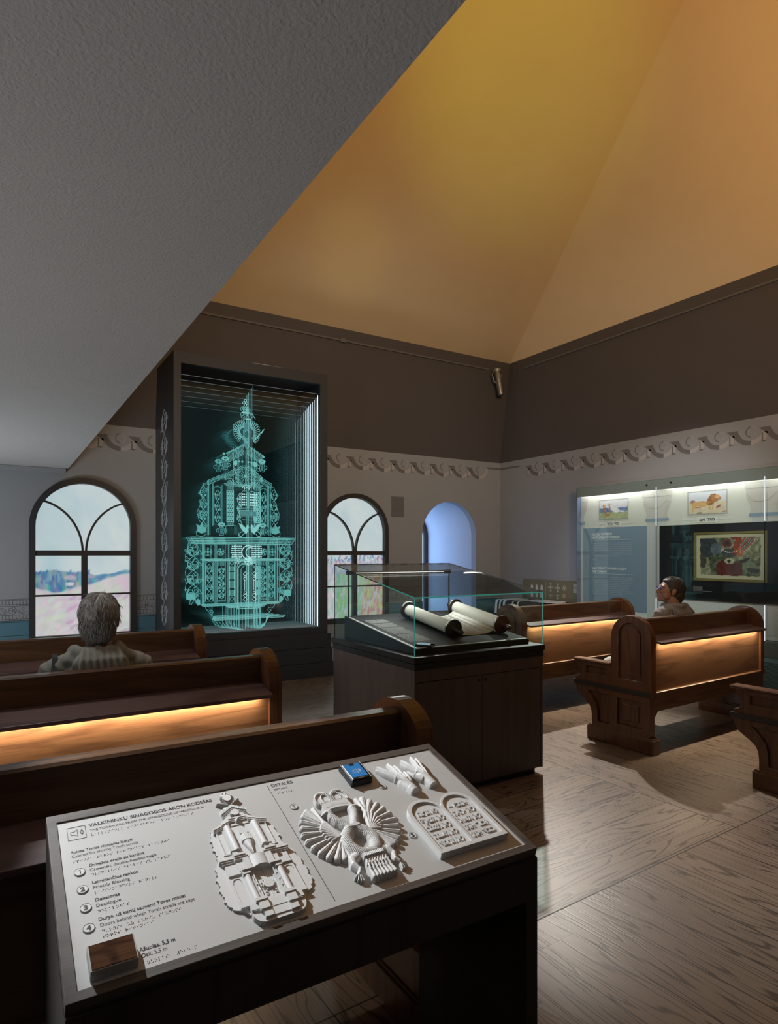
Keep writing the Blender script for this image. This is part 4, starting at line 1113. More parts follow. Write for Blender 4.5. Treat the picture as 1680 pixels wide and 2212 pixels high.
# ================================================================== WALL SHOWCASES ON THE RIGHT
M['band'] = mat('grey_header', (.30, .30, .29), .6)
GX = 7.30; BX = 7.351
wc = empty('wall_showcase', (0, 0, 0), label='long glass-fronted wall showcase with printed boards on the right wall', cat='showcase')
WY0, WY1, WZ0, WZ1 = -1.7, 6.52, .46, 2.565
m = MB(); m.box(BX + .0302, XW - .001, WY0, WY1 - .006, .62, WZ1 - .008); m.build('back_board', M['white'], wc)
m = MB(); m.box(GX + .006, XW - .001, WY0, WY1 - .004, WZ1 - .006, WZ1 + .01); m.build('case_lid', M['band'], wc)
m = MB(); m.box(GX, XW - .001, WY0, WY1, .44, .615); m.build('grey_base', mat('teal_grey_base', (.16, .21, .22), .6), wc)
m = MB(); m.box(GX + .002, XW - .001, WY1 - .004, WY1, .62, WZ1); m.build('end_wall', mat('blue_grey_end', (.10, .13, .22), .6), wc)
m = MB(); m.box(GX + .010, GX + .022, WY0, WY1 - .005, 2.425, WZ1 - .008); m.build('header', M['band'], wc)
ys = [6.52, 5.19, 3.82, 2.45]
for i in range(3):
    m = MB(); m.box(GX, GX + .005, ys[i + 1] + .003, ys[i] - .003, .44, WZ1); m.build('glass_front', M['glass'], wc)
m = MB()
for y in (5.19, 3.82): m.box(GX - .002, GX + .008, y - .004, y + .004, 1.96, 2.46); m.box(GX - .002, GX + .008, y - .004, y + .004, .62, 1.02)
m.build('lit_glass_joint', emis('white_joint', (.92, .96, 1.0), .8), wc)  # joint's brightness put into its glow, beside the pale boards only
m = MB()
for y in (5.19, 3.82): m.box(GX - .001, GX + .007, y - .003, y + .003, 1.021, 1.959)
m.build('dark_glass_joint', M['glass_edge_d'], wc)  # same joint coloured dark where the black panel dims it
m = MB(); m.tube([(GX - .004, 5.33, 2.50), (GX + .006, 5.33, 2.50)], .012, 12); m.tube([(GX - .004, 4.98, 2.50), (GX + .006, 4.98, 2.50)], .012, 12); m.build('glass_fitting', M['black'], wc)
for yy, e_ in ((5.85, 6), (4.5, 5), (3.2, 5)):
    light('showcase_light', 'AREA', (GX + .034, yy, WZ1 - .03), e_, (1.0, .97, .92), (GX + .06, yy, 1.2), 1.2, .015)

M['print_blue'] = mat('blue_print', (.235, .315, .42), .6)
M['print_cream'] = mat('cream_print', (.72, .70, .64), .6)
M['print_pink'] = mat('pale_capital_print', (.60, .56, .52), .6)
M['print_ring'] = mat('blue_ring_print', (.27, .35, .45), .6)
M['print_shaft'] = mat('pale_grey_print', (.60, .60, .60), .6)
M['print_line'] = mat('fine_print_line', (.42, .40, .38), .6)
# cream field above, white column strips and the blue text board
px_ = BX + .029
def flat(mb, y0, y1, z0, z1, d=.001): mb.box(px_ - d, px_, min(y0, y1), max(y0, y1), z0, z1)
bo = empty('text_board', (0, 0, 0), label='blue printed board of white text about women studying the torah, in the wall showcase', cat='board')
m = MB(); flat(m, 6.465, 5.383, .80, 1.965, .0022); m.build('blue_panel', M['print_blue'], bo)
cap = empty('column_print', (0, 0, 0), label='cream printed field with painted column capitals along the top of the wall showcase', cat='mural')
m = MB(); flat(m, 6.51, 2.5, 1.955, 2.50); m.build('cream_field', M['print_cream'], cap)
m = MB(); r_ = MB(); l_ = MB()
for yc in (6.60, 5.235, 3.86):
    zt = 2.42; out = []
    for (dy, z) in ((.225, zt), (.225, 2.35), (.205, 2.315), (.21, 2.27), (.19, 2.21), (.16, 2.15), (.15, 2.10), (.165, 2.06)): out.append((dy, z))
    poly = [(min(6.505, yc + d), z) for d, z in out] + [(yc - d, z) for d, z in reversed(out)]
    m.plate([poly], px_ - .0022, px_ - .001, 'yz')
    r_.plate([[(min(6.506, yc + .165), 2.06), (min(6.507, yc + .18), 2.04), (min(6.506, yc + .165), 2.02), (yc - .165, 2.02), (yc - .18, 2.04), (yc - .165, 2.06)]], px_ - .0032, px_ - .0022, 'yz')
    l_.ribbon([(min(6.505, yc + .2), 2.345), (yc - .2, 2.345)], .004, px_ - .0032, 'yz', .0008)
    l_.ribbon([(min(6.505, yc + .18), 2.27), (min(6.505, yc + .12), 2.20), (yc + .03, 2.19), (yc - .05, 2.21), (yc - .13, 2.28), (yc - .18, 2.27), (yc - .15, 2.20), (yc - .13, 2.10)], .003, px_ - .0032, 'yz', .0008)
m.build('capital', M['print_pink'], cap); r_.build('blue_ring', M['print_ring'], cap); l_.build('fine_drawing', M['print_line'], cap)

m = MB()
for yc in (6.60, 5.235, 3.86): m.box(px_ - .0016, px_, yc - .14, min(6.505, yc + .14), .66, 2.02)
m.build('column_shaft', M['print_shaft'], cap)
# ------------------------------------------------ writing
def text_mesh(body, size, bold=0.0, align='LEFT', spacing=1.0, extrude=0.0):
    cu = bpy.data.curves.new('text', 'FONT'); cu.body = body; cu.size = size; cu.align_x = align; cu.offset = bold; cu.space_character = spacing; cu.extrude = extrude
    cu.resolution_u = 3
    o = bpy.data.objects.new('text', cu); COL.objects.link(o)
    bpy.context.view_layer.update()
    me = bpy.data.meshes.new_from_object(o.evaluated_get(bpy.context.evaluated_depsgraph_get()))
    bpy.data.objects.remove(o); vs = [tuple(v.co) for v in me.vertices]; fs = [tuple(p.vertices) for p in me.polygons]
    bpy.data.meshes.remove(me); return vs, fs
def put_text(mb, body, size, fn, bold=0.0, spacing=1.0, align='LEFT', fitw=None, squash=1.0):
    vs, fs = text_mesh(body, size, bold, align, spacing)
    if not vs: return
    k = 1.0
    if fitw:
        w = max(v[0] for v in vs) - min(v[0] for v in vs); k = fitw / max(w, 1e-6)
    mb.add([fn(v[0] * k, v[1] * squash) for v in vs], fs)
def onboard(y, z, d=.0035): return lambda a, b: (px_ - d, y - a, z + b)
hb = MB()
TY = 6.304
put_text(hb, 'KODĖL MOTERYS', .045, onboard(TY, 1.858), .0016, fitw=.355)
put_text(hb, 'NESTUDIJAVO TOROS?', .045, onboard(TY, 1.812), .0016, fitw=.485)
put_text(hb, "WHY DIDN'T WOMEN STUDY", .045, onboard(TY, 1.368), .0016, fitw=.60)
put_text(hb, 'THE TORAH?', .045, onboard(TY, 1.322), .0016, fitw=.265)
flat(hb, TY, TY - .73, 1.788, 1.791, .0035); flat(hb, TY, TY - .73, 1.305, 1.308, .0035)
hb.build('heading', mat('white_print', (.80, .82, .84), .6), bo, fix=False)
sb = MB()
LT = ['Talmudas draudė mokyti moteris Toros: „Kas moko savo dukterį', 'Toros, moko ją paleistuvystės“. Kadangi moters karalystė buvo', 'jos namai, o ji pati – šeimos širdis, ji turėjo rūpintis', 'Toros priesakų laikymusi kasdieniame gyvenime, uždegti šabo', 'žvakes ir kepti chalą. Mergaitės mokėsi namuose iš motinos,', 'skaitė jidiš kalba parašytus Toros atpasakojimus. Tik XX a.,', 'įsteigus Beit Jaakov mokyklas, prasidėjo ir', 'mergaičių žydiškasis ugdymas.']
EN = ['The Talmud forbade the teaching of the Torah to women:', '"Anyone who teaches his daughter Torah is teaching her', 'promiscuity." A woman\'s kingdom was her home where she was', 'at heart a homemaker. She observed the Torah', 'commandments of family purity, the lighting of Shabbat', 'candles, and the baking and burning of a piece of challah.', 'At home, girls studied from Yiddish books recounting the', 'commandments of the Torah and its commentaries. Only in the', '20th century, with the foundation of Beit Yaakov, did the', 'widespread Jewish education for girls begin.']
rs = random.Random(4)
for i, t in enumerate(LT): put_text(sb, t, .021, onboard(TY, 1.738 - i * .0262), 0, fitw=rs.uniform(.68, .725) if i < 7 else .50)
for i, t in enumerate(EN): put_text(sb, t, .021, onboard(TY, 1.252 - i * .0262), 0, fitw=rs.uniform(.62, .73) if i < 9 else .54)
put_text(sb, '– Sara, 1901', .018, onboard(TY, 1.508), 0, fitw=.09)
sb.build('body_text', mat('pale_blue_print', (.52, .58, .65), .6), bo, fix=False)

# two little pictures over the boards
def birds(U, V):
    n1 = vnoise(31); n2 = vnoise(37); k = n1(U * 9, V * 12); k2 = n2(U * 22, V * 24)
    col = [205 + 20 * k + 8 * k2, 206 + 16 * k, 214 + 12 * k]
    hill = (V < .60 + .10 * np.sin(U * 7 + 1) * (k - .2)) & (V > .30)
    for i, c in enumerate((110, 128, 165)): col[i] = np.where(hill, c + 60 * (k2 - .5), col[i])
    gr = V < .36 + .06 * (k - .5)
    for i, c in enumerate((176, 180, 140)): col[i] = np.where(gr, c + 40 * (k2 - .5), col[i])
    def el(cx, cy, a, b, c, an=0):
        ca, sa = cos(radians(an)), sin(radians(an)); dx = (U - cx) * 1.35; dy = V - cy
        mk = ((dx * ca + dy * sa) / a) ** 2 + ((-dx * sa + dy * ca) / b) ** 2 < 1
        for i in range(3): col[i] = np.where(mk, c[i] + 14 * (k2 - .5), col[i])
    el(.58, .46, .20, .12, (226, 228, 232), -18); el(.43, .58, .05, .09, (228, 230, 234)); el(.78, .38, .16, .045, (222, 224, 230), -14)
    for c in ((.17, .62), (.19, .48), (.2, .34), (.24, .22), (.36, .74), (.38, .58), (.40, .40), (.36, .22)): el(c[0], c[1], .035, .09, (176, 124, 86))
    el(.29, .22, .12, .08, (186, 128, 90)); el(.17, .72, .07, .08, (186, 140, 96)); el(.18, .72, .03, .035, (214, 200, 170)); el(.36, .80, .05, .06, (196, 156, 110)); el(.36, .80, .02, .025, (214, 204, 180))
    return col
def lion(U, V):
    n1 = vnoise(41); n2 = vnoise(47); k = n1(U * 9, V * 12); k2 = n2(U * 26, V * 24)
    col = [214 + 8 * k, 212 + 8 * k, 222 + 8 * k2]
    gr = V < .55 + .05 * (k - .5)
    for i, c in enumerate((226, 208, 180)): col[i] = np.where(gr, c + 18 * (k - .5), col[i])
    def el(cx, cy, a, b, c, an=0, tx=14):
        ca, sa = cos(radians(an)), sin(radians(an)); dx = (U - cx) * 1.5; dy = V - cy
        mk = ((dx * ca + dy * sa) / a) ** 2 + ((-dx * sa + dy * ca) / b) ** 2 < 1
        for i in range(3): col[i] = np.where(mk, c[i] + tx * (k2 - .5), col[i])
    el(.12, .55, .12, .10, (170, 130, 130)); el(.2, .30, .16, .04, (170, 120, 120)); el(.80, .30, .12, .05, (165, 100, 95), 30); el(.3, .04, .12, .03, (150, 110, 105)); el(.95, .06, .1, .03, (170, 130, 120))
    tan = (216, 172, 116)
    el(.36, .46, .27, .135, tan, -3); el(.17, .40, .10, .15, tan); el(.11, .22, .03, .13, tan, 8); el(.32, .24, .03, .12, tan, -20); el(.36, .14, .05, .02, tan); el(.57, .30, .035, .15, tan, 4); el(.66, .28, .03, .13, tan, -6); el(.64, .17, .05, .02, tan)
    for c in ((.60, .56, .16, .20), (.66, .72, .16, .18), (.72, .66, .14, .16)): el(*c, (172, 116, 74), -20, 60)
    el(.78, .74, .09, .10, (214, 170, 120)); el(.84, .70, .05, .04, (200, 150, 100), 20); el(.84, .63, .04, .02, (120, 70, 60), 30); el(.80, .78, .012, .012, (70, 50, 40))
    for s in ((.08, .46, .02, .10, 20),): el(s[0], s[1], s[2], s[3], tan, s[4])
    return col
def framed(y0, y1, z0, z1, fn, nm, lbl, cat, heb):
    e = empty(nm, (0, 0, 0), label=lbl, cat=cat)
    m = MB()
    for q in ((.0, .006), (.05, .004)):
        l = [(y0 + .02 + q[0], z0 - .02 - q[0]), (y1 - .02 - q[0], z0 - .02 - q[0]), (y1 - .02 - q[0], z1 + .02 + q[0]), (y0 + .02 + q[0], z1 + .02 + q[0])]
        m.ribbon(l, q[1], px_ - .0020, 'yz', .001, True)
    m.build('painted_border', mat('border_white', (.80, .79, .76), .6), e)
    m = MB(); m.box(px_ - .0035, px_, y1 - .012, y0 + .012, z0 - .012, z1 + .012); m.build('grey_frame', mat('grey_border', (.42, .41, .40), .6), e)  # plain grey border round the picture
    picture('picture', y0, y1, z0, z1, px_ - .0040, 70, 50, fn, M['pic_case'], e, 'yz')
    m = MB(); m.box(px_ - .0032, px_, (y0 + y1) / 2 - .13, (y0 + y1) / 2 + .13, z0 - .105, z0 - .045); m.build('name_slip', mat('slip_white', (.78, .77, .73), .6), e)
    m = MB(); put_text(m, heb, .055, lambda a, b: (px_ - .0045, (y0 + y1) / 2 - a + .0, z0 - .09 + b), .0006, align='CENTER', fitw=.20); m.build('name_writing', M['ink'], e, fix=False)
    return e
framed(6.165, 5.685, 2.085, 2.345, birds, 'bird_picture', 'small picture of a white bird beside orange scrolls of foliage, above the blue board', 'picture', 'מזל אלול'[::-1])
framed(4.785, 4.30, 2.085, 2.35, lion, 'lion_picture', 'small picture of a roaring yellow lion, above the black display panel', 'picture', 'מזל אב'[::-1])

# black panel with a framed lithograph
bp = MB(); bp.box(GX + .045, px_ - .004, 2.5, 5.172, 1.03, 1.955); bpo = bp.build('black_display_panel', M['black'])
tag(bpo, 'black panel behind the glass that carries the framed colourful print', 'panel')
def abstract(U, V):
    n1 = vnoise(51); n2 = vnoise(57); n3 = vnoise(61); k = n1(U * 7, V * 6); k2 = n2(U * 18, V * 15); k3 = n3(U * 50, V * 44)
    paper = (196, 190, 158)
    col = [np.full_like(U, c) for c in paper]
    ins = (U > .05 + .02 * k2) & (U < .95 - .02 * k2) & (V > .07 + .02 * k2) & (V < .94 - .03 * k)
    base = np.where(k > .5, 1, 0)
    for i, (a, b) in enumerate(((92, 138), (96, 138), (74, 108))): col[i] = np.where(ins, np.where(base, a, b) + 70 * (k2 - .5) + 60 * (k3 - .5), col[i])
    def blob(cx, cy, a, b, c, an=0, tx=40):
        ca, sa = cos(radians(an)), sin(radians(an)); dx = (U - cx) * 1.35; dy = V - cy
        mk = (((dx * ca + dy * sa) / a) ** 2 + ((-dx * sa + dy * ca) / b) ** 2 < 1 + .5 * (k2 - .5)) & ins
        for i in range(3): col[i] = np.where(mk, c[i] + tx * (k3 - .5), col[i])
    blob(.16, .72, .22, .25, (52, 58, 62)); blob(.30, .66, .10, .14, (90, 100, 110)); blob(.48, .22, .24, .22, (96, 34, 26)); blob(.60, .20, .14, .20, (84, 40, 32)); blob(.50, .58, .14, .10, (60, 62, 64), -10)
    blob(.47, .80, .09, .10, (110, 52, 46)); blob(.47, .80, .045, .05, (40, 34, 34)); blob(.62, .76, .07, .22, (150, 58, 34), -12); blob(.66, .62, .06, .12, (184, 88, 40), -8); blob(.58, .92, .07, .04, (136, 40, 30))
    blob(.50, .40, .10, .06, (186, 178, 150)); blob(.50, .40, .035, .04, (40, 40, 38)); blob(.72, .42, .12, .035, (60, 50, 42), 25); blob(.80, .26, .16, .14, (120, 128, 100), 10); blob(.84, .20, .12, .06, (60, 66, 56), -8); blob(.10, .40, .08, .16, (70, 66, 54))
    # sweeping red and green feathers with bead rows
    for j, (r, c) in enumerate(((.34, (160, 60, 40)), (.38, (96, 120, 96)), (.42, (150, 44, 40)), (.46, (80, 96, 90)), (.50, (170, 80, 60)))):
        d = np.sqrt(((U - .98) * 1.35) ** 2 + (V - .62 + .3) ** 2) 
        q = np.sqrt(((U - .42) * 1.35) ** 2 + (V - 1.15) ** 2)
        mk = (abs(q - r - .14) < .016) & (U > .68) & ins
        for i in range(3): col[i] = np.where(mk, c[i], col[i])
        mk = (abs(q - r - .165) < .005) & (U > .66) & ins & ((np.floor(U * 70) % 2) == 0)
        for i in range(3): col[i] = np.where(mk, 214, col[i])
    q = np.sqrt(((U - .52) * 1.35) ** 2 + (V - .80) ** 2); mk = (abs(q - .21) < .012) & (V < .72) & (U < .62) & (U > .4) & ((np.floor(U * 60) % 2) == 0)
    for i in range(3): col[i] = np.where(mk, (220, 210, 170)[i], col[i])
    return col
pt = empty('framed_lithograph', (0, 0, 0), label='gold-framed colourful abstract print with red, green and black shapes in the showcase', cat='picture')
py0, py1, pz0, pz1 = 4.655, 3.835, 1.295, 1.825
bX = GX + .045
m = MB(); m.plate([rect(py1 - .028, py0 + .028, pz0 - .028, pz1 + .028), rect(py1 - .004, py0 + .004, pz0 - .004, pz1 + .004)], bX - .02, bX - .0005, 'yz'); m.build('gold_frame', mat('gold_frame', (.50, .36, .12), .35, metal=.8), pt)
picture('print', py0, py1, pz0, pz1, bX - .006, 130, 80, abstract, M['pic_painting'], pt, 'yz')
m = MB()
for i in range(4): m.box(bX - .001, bX, 4.58, 4.70, 1.19 - i * .012, 1.194 - i * .012)
m.box(bX - .001, bX, 4.46, 4.70, 1.135, 1.138); m.build('caption_lines', M['print_line'], pt)

# teal radiator housing under the showcase
rd = empty('radiator_cover', (0, 0, 0), label='teal slatted radiator cover under the wall showcase at the right edge', cat='radiator cover')
m = MB(); m.plate([rect(2.5, 3.97, .02, .44), rect(2.56, 3.85, .05, .38)], GX + .02, GX + .05, 'yz'); m.build('cover_frame', mat('teal_metal', (.20, .42, .48), .5), rd)
m = MB()
for k in range(21): m.box(GX + .028, GX + .045, 2.56, 3.85, .055 + k * .0155, .064 + k * .0155)
m.build('slats', mat('teal_slat', (.17, .36, .42), .5), rd)
m = MB(); m.box(GX + .06, XW - .03, 2.5, 3.97, .02, .44); m.build('housing_back', M['teal'], rd)

# ------------------------------------------------ desk with white cloth and the sign board in the far right corner
dk = empty('activity_desk', (0, 0, 0), label='low dark desk against the right wall under the olive sign board', cat='desk')
m = MB(); m.box(6.93, XW - .03, 6.55, 8.0, .80, .835, .003); m.build('desk_top', M['table_dark'], dk)
m = MB(); m.box(6.97, XW - .03, 6.58, 6.62, 0, .80); m.box(6.97, XW - .03, 7.94, 7.98, 0, .80); m.build('desk_side', M['table_dark'], dk)
M['sign_white'] = mat('sign_white', (.70, .69, .62), .6)
sg = empty('tying_guide_board', (0, 0, 0), label='olive board with white hand, cross and star diagrams and small print above the desk', cat='sign')
m = MB(); m.box(XW - .06, XW - .001, 6.56, 7.86, .84, 1.165); m.build('board', mat('olive_board', (.20, .175, .09), .6), sg)
m = MB(); sx = XW - .0615
def sb_(mb, l, w=.006, close=False): mb.ribbon(l, w, sx, 'yz', .001, close)
sb_(m, [(7.36, .86), (7.36, 1.14)], .006)
for yc in (7.245, 7.10):
    sb_(m, [(yc - .055, 1.06), (yc + .055, 1.06)], .007); sb_(m, [(yc - .055, 1.045), (yc + .055, 1.045)], .005); sb_(m, [(yc - .005, .99), (yc - .005, 1.12)], .007); sb_(m, [(yc + .01, .99), (yc + .01, 1.12)], .005)
    for a in (-1, 1): sb_(m, [(yc - .015, 1.055 + a * .06), (yc + .02, 1.055 + a * .06)], .008); sb_(m, [(yc + a * .05, 1.035), (yc + a * .05, 1.07)], .008)
    sb_(m, [(yc - .04, .93), (yc + .04, .93)], .006); sb_(m, [(yc, .87), (yc, .95)], .007); sb_(m, [(yc - .03, .89), (yc + .03, .89)], .006)
for i in range(4):
    a = i * pi / 4 + .1; sb_(m, [(6.965 - .055 * cos(a), 1.055 - .055 * sin(a)), (6.965 + .055 * cos(a), 1.055 + .055 * sin(a))], .006)
m.build('strap_diagram', M['sign_white'], sg)
m = MB()
# hands
for yc, zc in ((7.66, 1.05), (7.55, 1.05), (7.44, 1.05), (7.66, .93), (7.55, .93), (7.45, .93)):
    m.plate([[(yc + .03, zc - .05), (yc + .028, zc + .01), (yc + .012, zc + .05), (yc + .006, zc + .015), (yc - .004, zc + .055), (yc - .010, zc + .012), (yc - .022, zc + .03), (yc - .028, zc - .05)]], sx, sx + .0012, 'yz')
m.build('hand_diagram', M['sign_white'], sg)
m = MB(); rs = random.Random(3)
for blk, n in ((1.125, 5), (1.05, 6)):
    for i in range(n): w = rs.uniform(.20, .26) if i else .10; m.box(sx, sx + .001, 6.78 - w, 6.78, blk - i * .0115, blk + .006 - i * .0115)
m.build('small_print', M['sign_white'], sg)
m = MB(); m.plate([arc(6.965, .93, .035, 0, 350, 16)], sx - .0005, sx + .0012, 'yz'); m.build('round_stamp', mat('stamp_pink', (.42, .30, .24), .6), sg)
# white straps and cloth on the desk
M['cloth'] = mat('white_wool', (.72, .73, .74), .9, bump=.5, bscale=80)
m = MB(); rs = random.Random(8)
def drape(mb, y, w, xin, drop):
    pts = [(XW - .18, .846), (xin + .05, .85), (xin, .845), (xin - .025, .82), (xin - .035, .75), (xin - .045, .75 - drop)]
    for i in range(len(pts) - 1):
        (xa, za), (xb, zb) = pts[i], pts[i + 1]
        mb.add([(xa, y, za), (xb, y, zb), (xb, y + w, zb), (xa, y + w, za), (xa, y, za + .006), (xb - .004, y, zb + .004), (xb - .004, y + w, zb + .004), (xa, y + w, za + .006)],
               [(0, 3, 2, 1), (4, 5, 6, 7), (0, 1, 5, 4), (1, 2, 6, 5), (2, 3, 7, 6), (3, 0, 4, 7)])
for y, w, d in ((7.80, .05, .12), (7.72, .035, .10), (7.62, .05, .08), (7.44, .025, .02), (7.32, .03, .04)): drape(m, y, w, 6.92, d)
o = m.build('prayer_straps', M['cloth'], fix=True); tag(o, 'white cloth straps hanging over the edge of the corner desk', 'straps')
m = MB()
for k in range(9): m.ball((7.15 + rs.uniform(-.08, .12), 6.74 + k * .062, .835 + .022), .05, 12, 8, (1.9, 1.6, .40))
o = m.build('folded_white_cloth', M['cloth'], smooth=80); tag(o, 'folded white cloth lying on the corner desk under the sign board', 'cloth')

# ================================================================== TACTILE TABLE
TT = math.atan(.301); TA, TB = 1.047, .485; TX, TYb, TZb = .094, 1.608, 1.010
tab = empty('tactile_table', (TX, TYb, 0), label='sloping oak table in the foreground with a pale tactile panel and raised white models', cat='table')
ct, st_ = cos(TT), sin(TT)
def tz(b): return TZb + b * st_      # height of the slope at b (negative)
def ty(b): return b * ct             # relative to the root
# legs: full side panels
for x0, x1, nm in ((0, .038, 'leg_panel'), (TA - .038, TA, 'leg_panel')):
    m = MB(); m.plate([[(ty(-TB), 0), (ty(-TB), tz(-TB) - .024), (0, TZb - .024), (0, 0)]], x0, x1, 'yz'); m.build(nm, M['table_dark'], tab, bevel=.0015)
yf = ty(-TB)
m = MB(); m.box(.0385, TA - .0385, yf, yf + .03, tz(-TB) - .125, tz(-TB) - .024); m.build('front_apron', M['table_dark'], tab)
m = MB(); m.box(.0385, TA - .0385, -.03, 0, TZb - .50, TZb - .024); m.build('back_apron_light_block', M['table_dark'], tab)  # made extra deep, out of view, to block a light streak
m = MB(); m.box(.006, TA - .006, -TB + .006, -.006, -.040, -.0325); ub = m.build('light_block_board', M['table_dark'], tab); ub.location = (0, 0, TZb); ub.rotation_euler = (TT, 0, 0)  # unseen board added to stop light leaking round the panel
top = MB(); fw = .020
top.plate([[(0, -TB), (TA, -TB), (TA, 0), (0, 0)], [(fw, -TB + .020), (TA - fw, -TB + .020), (TA - fw, -.027), (fw, -.027)]], -.032, 0, 'xy')
top = top.build('top_frame', M['table'], tab, bevel=.0012); top.location = (0, 0, TZb); top.rotation_euler = (TT, 0, 0)
m = MB(); m.box(fw + .0005, TA - fw - .0005, -TB + .0205, -.0275, -.030, -.003); pan = m.build('pale_panel', M['panel'], tab); pan.location = (0, 0, TZb); pan.rotation_euler = (TT, 0, 0)
PZ = -.003
pan['label'] = 'pale grey laminate panel'

# ---- print on the panel
def onp(a, b, h=.0004): return lambda x, y: (a + x, b + y, PZ + h)
def T_(s, a, b, w, size, bold=0.0, mb=None):
    q = MB(); put_text(q, s, size, onp(a, b), bold * size, fitw=w); q.build('printed_line', M['ink'], pan, fix=False)
T_('VALKININKŲ SINAGOGOS ARON KODEŠAS', .081, -.0595, .276, .0155, .016)
T_('THE TORAH ARK FROM THE SYNAGOGUE OF VALKININKAI', .081, -.0755, .250, .0105)
T_('Spinta Toros ritiniams laikyti', .039, -.1335, .121, .0115, .018)
T_('Cabinet for storing Torah scrolls', .039, -.1465, .131, .0115)
T_('Dvigalvis erelis su karūna', .068, -.1830, .108, .0115, .018)
T_('Crowned, double-headed eagle', .068, -.1965, .130, .0115)
T_('Laiminančios rankos', .068, -.2325, .086, .0115, .018)
T_('Priestly Blessing', .068, -.2465, .068, .0115)
T_('Dekalogas', .068, -.2800, .044, .0115, .018)
T_('Decalogue', .068, -.2950, .044, .0115)
T_('Durys, už kurių saugomi Toros ritiniai', .068, -.3295, .159, .0115, .018)
T_('Doors behind which Torah scrolls are kept', .069, -.3445, .173, .0115)
T_('Ąžuolas, 5,5 m', .124, -.4250, .063, .0125, .018)
T_('Oak, 5,5 m', .125, -.4385, .044, .0125)
T_('DETALĖS', .513, -.0520, .059, .0155, .016)
T_('DETAILS', .515, -.0680, .036, .0105)
ink = MB(); ink.box(.5035, .5045, -.450, -.042, PZ, PZ + .0005); ink.build('dividing_line', M['ink'], pan); ink = MB()
# loudspeaker icon in a square
def icon(mb, a, b, s, w, h):
    def q(l, close=False): mb.ribbon([(a + x * s, b + y * s) for x, y in l], w, PZ + h, 'xy', .0004, close)
    q([(-.30, -.12), (-.30, .12), (-.14, .12), (.04, .28), (.04, -.28), (-.14, -.12)], True)
    for r in (.12, .20, .28): q([(.10 + r * cos(radians(t)) * .8, r * sin(radians(t))) for t in range(-50, 51, 20)])
icon(ink, .0555, -.0710, .040, .0011, .0003)
ink.ribbon([(.0375, -.0505), (.0735, -.0505), (.0735, -.0915), (.0375, -.0915)], .0010, PZ + .0003, 'xy', .0004, True)
ink.build('loudspeaker_symbol', M['ink'], pan, fix=False)
# raised braille
BR = {'a': '1', 'b': '12', 'c': '14', 'd': '145', 'e': '15', 'f': '124', 'g': '1245', 'h': '125', 'i': '24', 'j': '245', 'k': '13', 'l': '123', 'm': '134', 'n': '1345', 'o': '135', 'p': '1234', 'q': '12345', 'r': '1235', 's': '234', 't': '2345', 'u': '136', 'v': '1236', 'w': '2456', 'x': '1346', 'y': '13456', 'z': '1356', ',': '2', '#': '3456'}
AC = {'ų': 'u', 'š': 's', 'ė': 'e', 'ū': 'u', 'č': 'c', 'ž': 'z', 'ą': 'a'}
def braille(s, a, b, w):
    br = MB()
    s = s.lower(); n = len(s); p = w / n; d = min(.0028, p * .42)
    for i, ch in enumerate(s):
        ch = AC.get(ch, ch)
        for k in BR.get(ch, ''):
            k = int(k) - 1; x = a + i * p + (k // 3) * d; y = b - (k % 3) * d + .004
            br.lathe([(.00088, 0), (.00080, .0004), (.0004, .0008)], (x, y, PZ), (0, 0, 1), 7)
    br.build('braille_line', M['ink'], pan, fix=False)
for s, a, b, w in (('Valkininku sinagogos aron kodesas', .084, -.0885, .222), ('Spinta Toros ritiniams laikyti', .042, -.1605, .193), ('Dvigalvis erelis su karuna', .071, -.2085, .160), ('Laiminancios rankos', .071, -.2590, .120), ('Dekalogas', .071, -.3080, .058), ('Durys, uz kuriu saugomi', .072, -.3570, .144), ('Toros ritiniai', .072, -.3690, .090), ('Azuolas, #e,e m', .127, -.4530, .095), ('Detales', .518, -.0830, .044)):
    braille(s, a, b, w)
# numbered discs
M['disc'] = mat('white_disc', (.72, .72, .71), .5)
def disc(n, a, b, r):
    q = MB(); q.lathe([(r, 0), (r, .0012), (r - .0006, .0018)], (a, b, PZ), (0, 0, 1), 36)
    d = q.build('number_disc', M['disc'], pan); d['label'] = 'white disc numbered %d with a thin black rim' % n
    q = MB(); q.ribbon(arc(a, b, r - .0010, 0, 350, 35), .0007, PZ + .0018, 'xy', .0003, True)
    if n == 1: q.ribbon([(a - .32 * r, b + .28 * r), (a + .10 * r, b + .52 * r), (a + .10 * r, b - .52 * r)], .0021, PZ + .0018, 'xy', .0003)
    else: put_text(q, str(n), r * 1.45, lambda x, y: (a + x, b - r * .50 + y, PZ + .0022), .0007, align='CENTER')
    q.build('numeral', M['ink'], d, fix=False)
for n, a, b in ((1, .0495, -.1925), (2, .0500, -.2415), (3, .0505, -.2905), (4, .0505, -.3405)): disc(n, a, b, .0108)
for n, a, b in ((1, .537, -.1435), (2, .797, -.1430), (3, .770, -.3370)): disc(n, a, b, .0108)

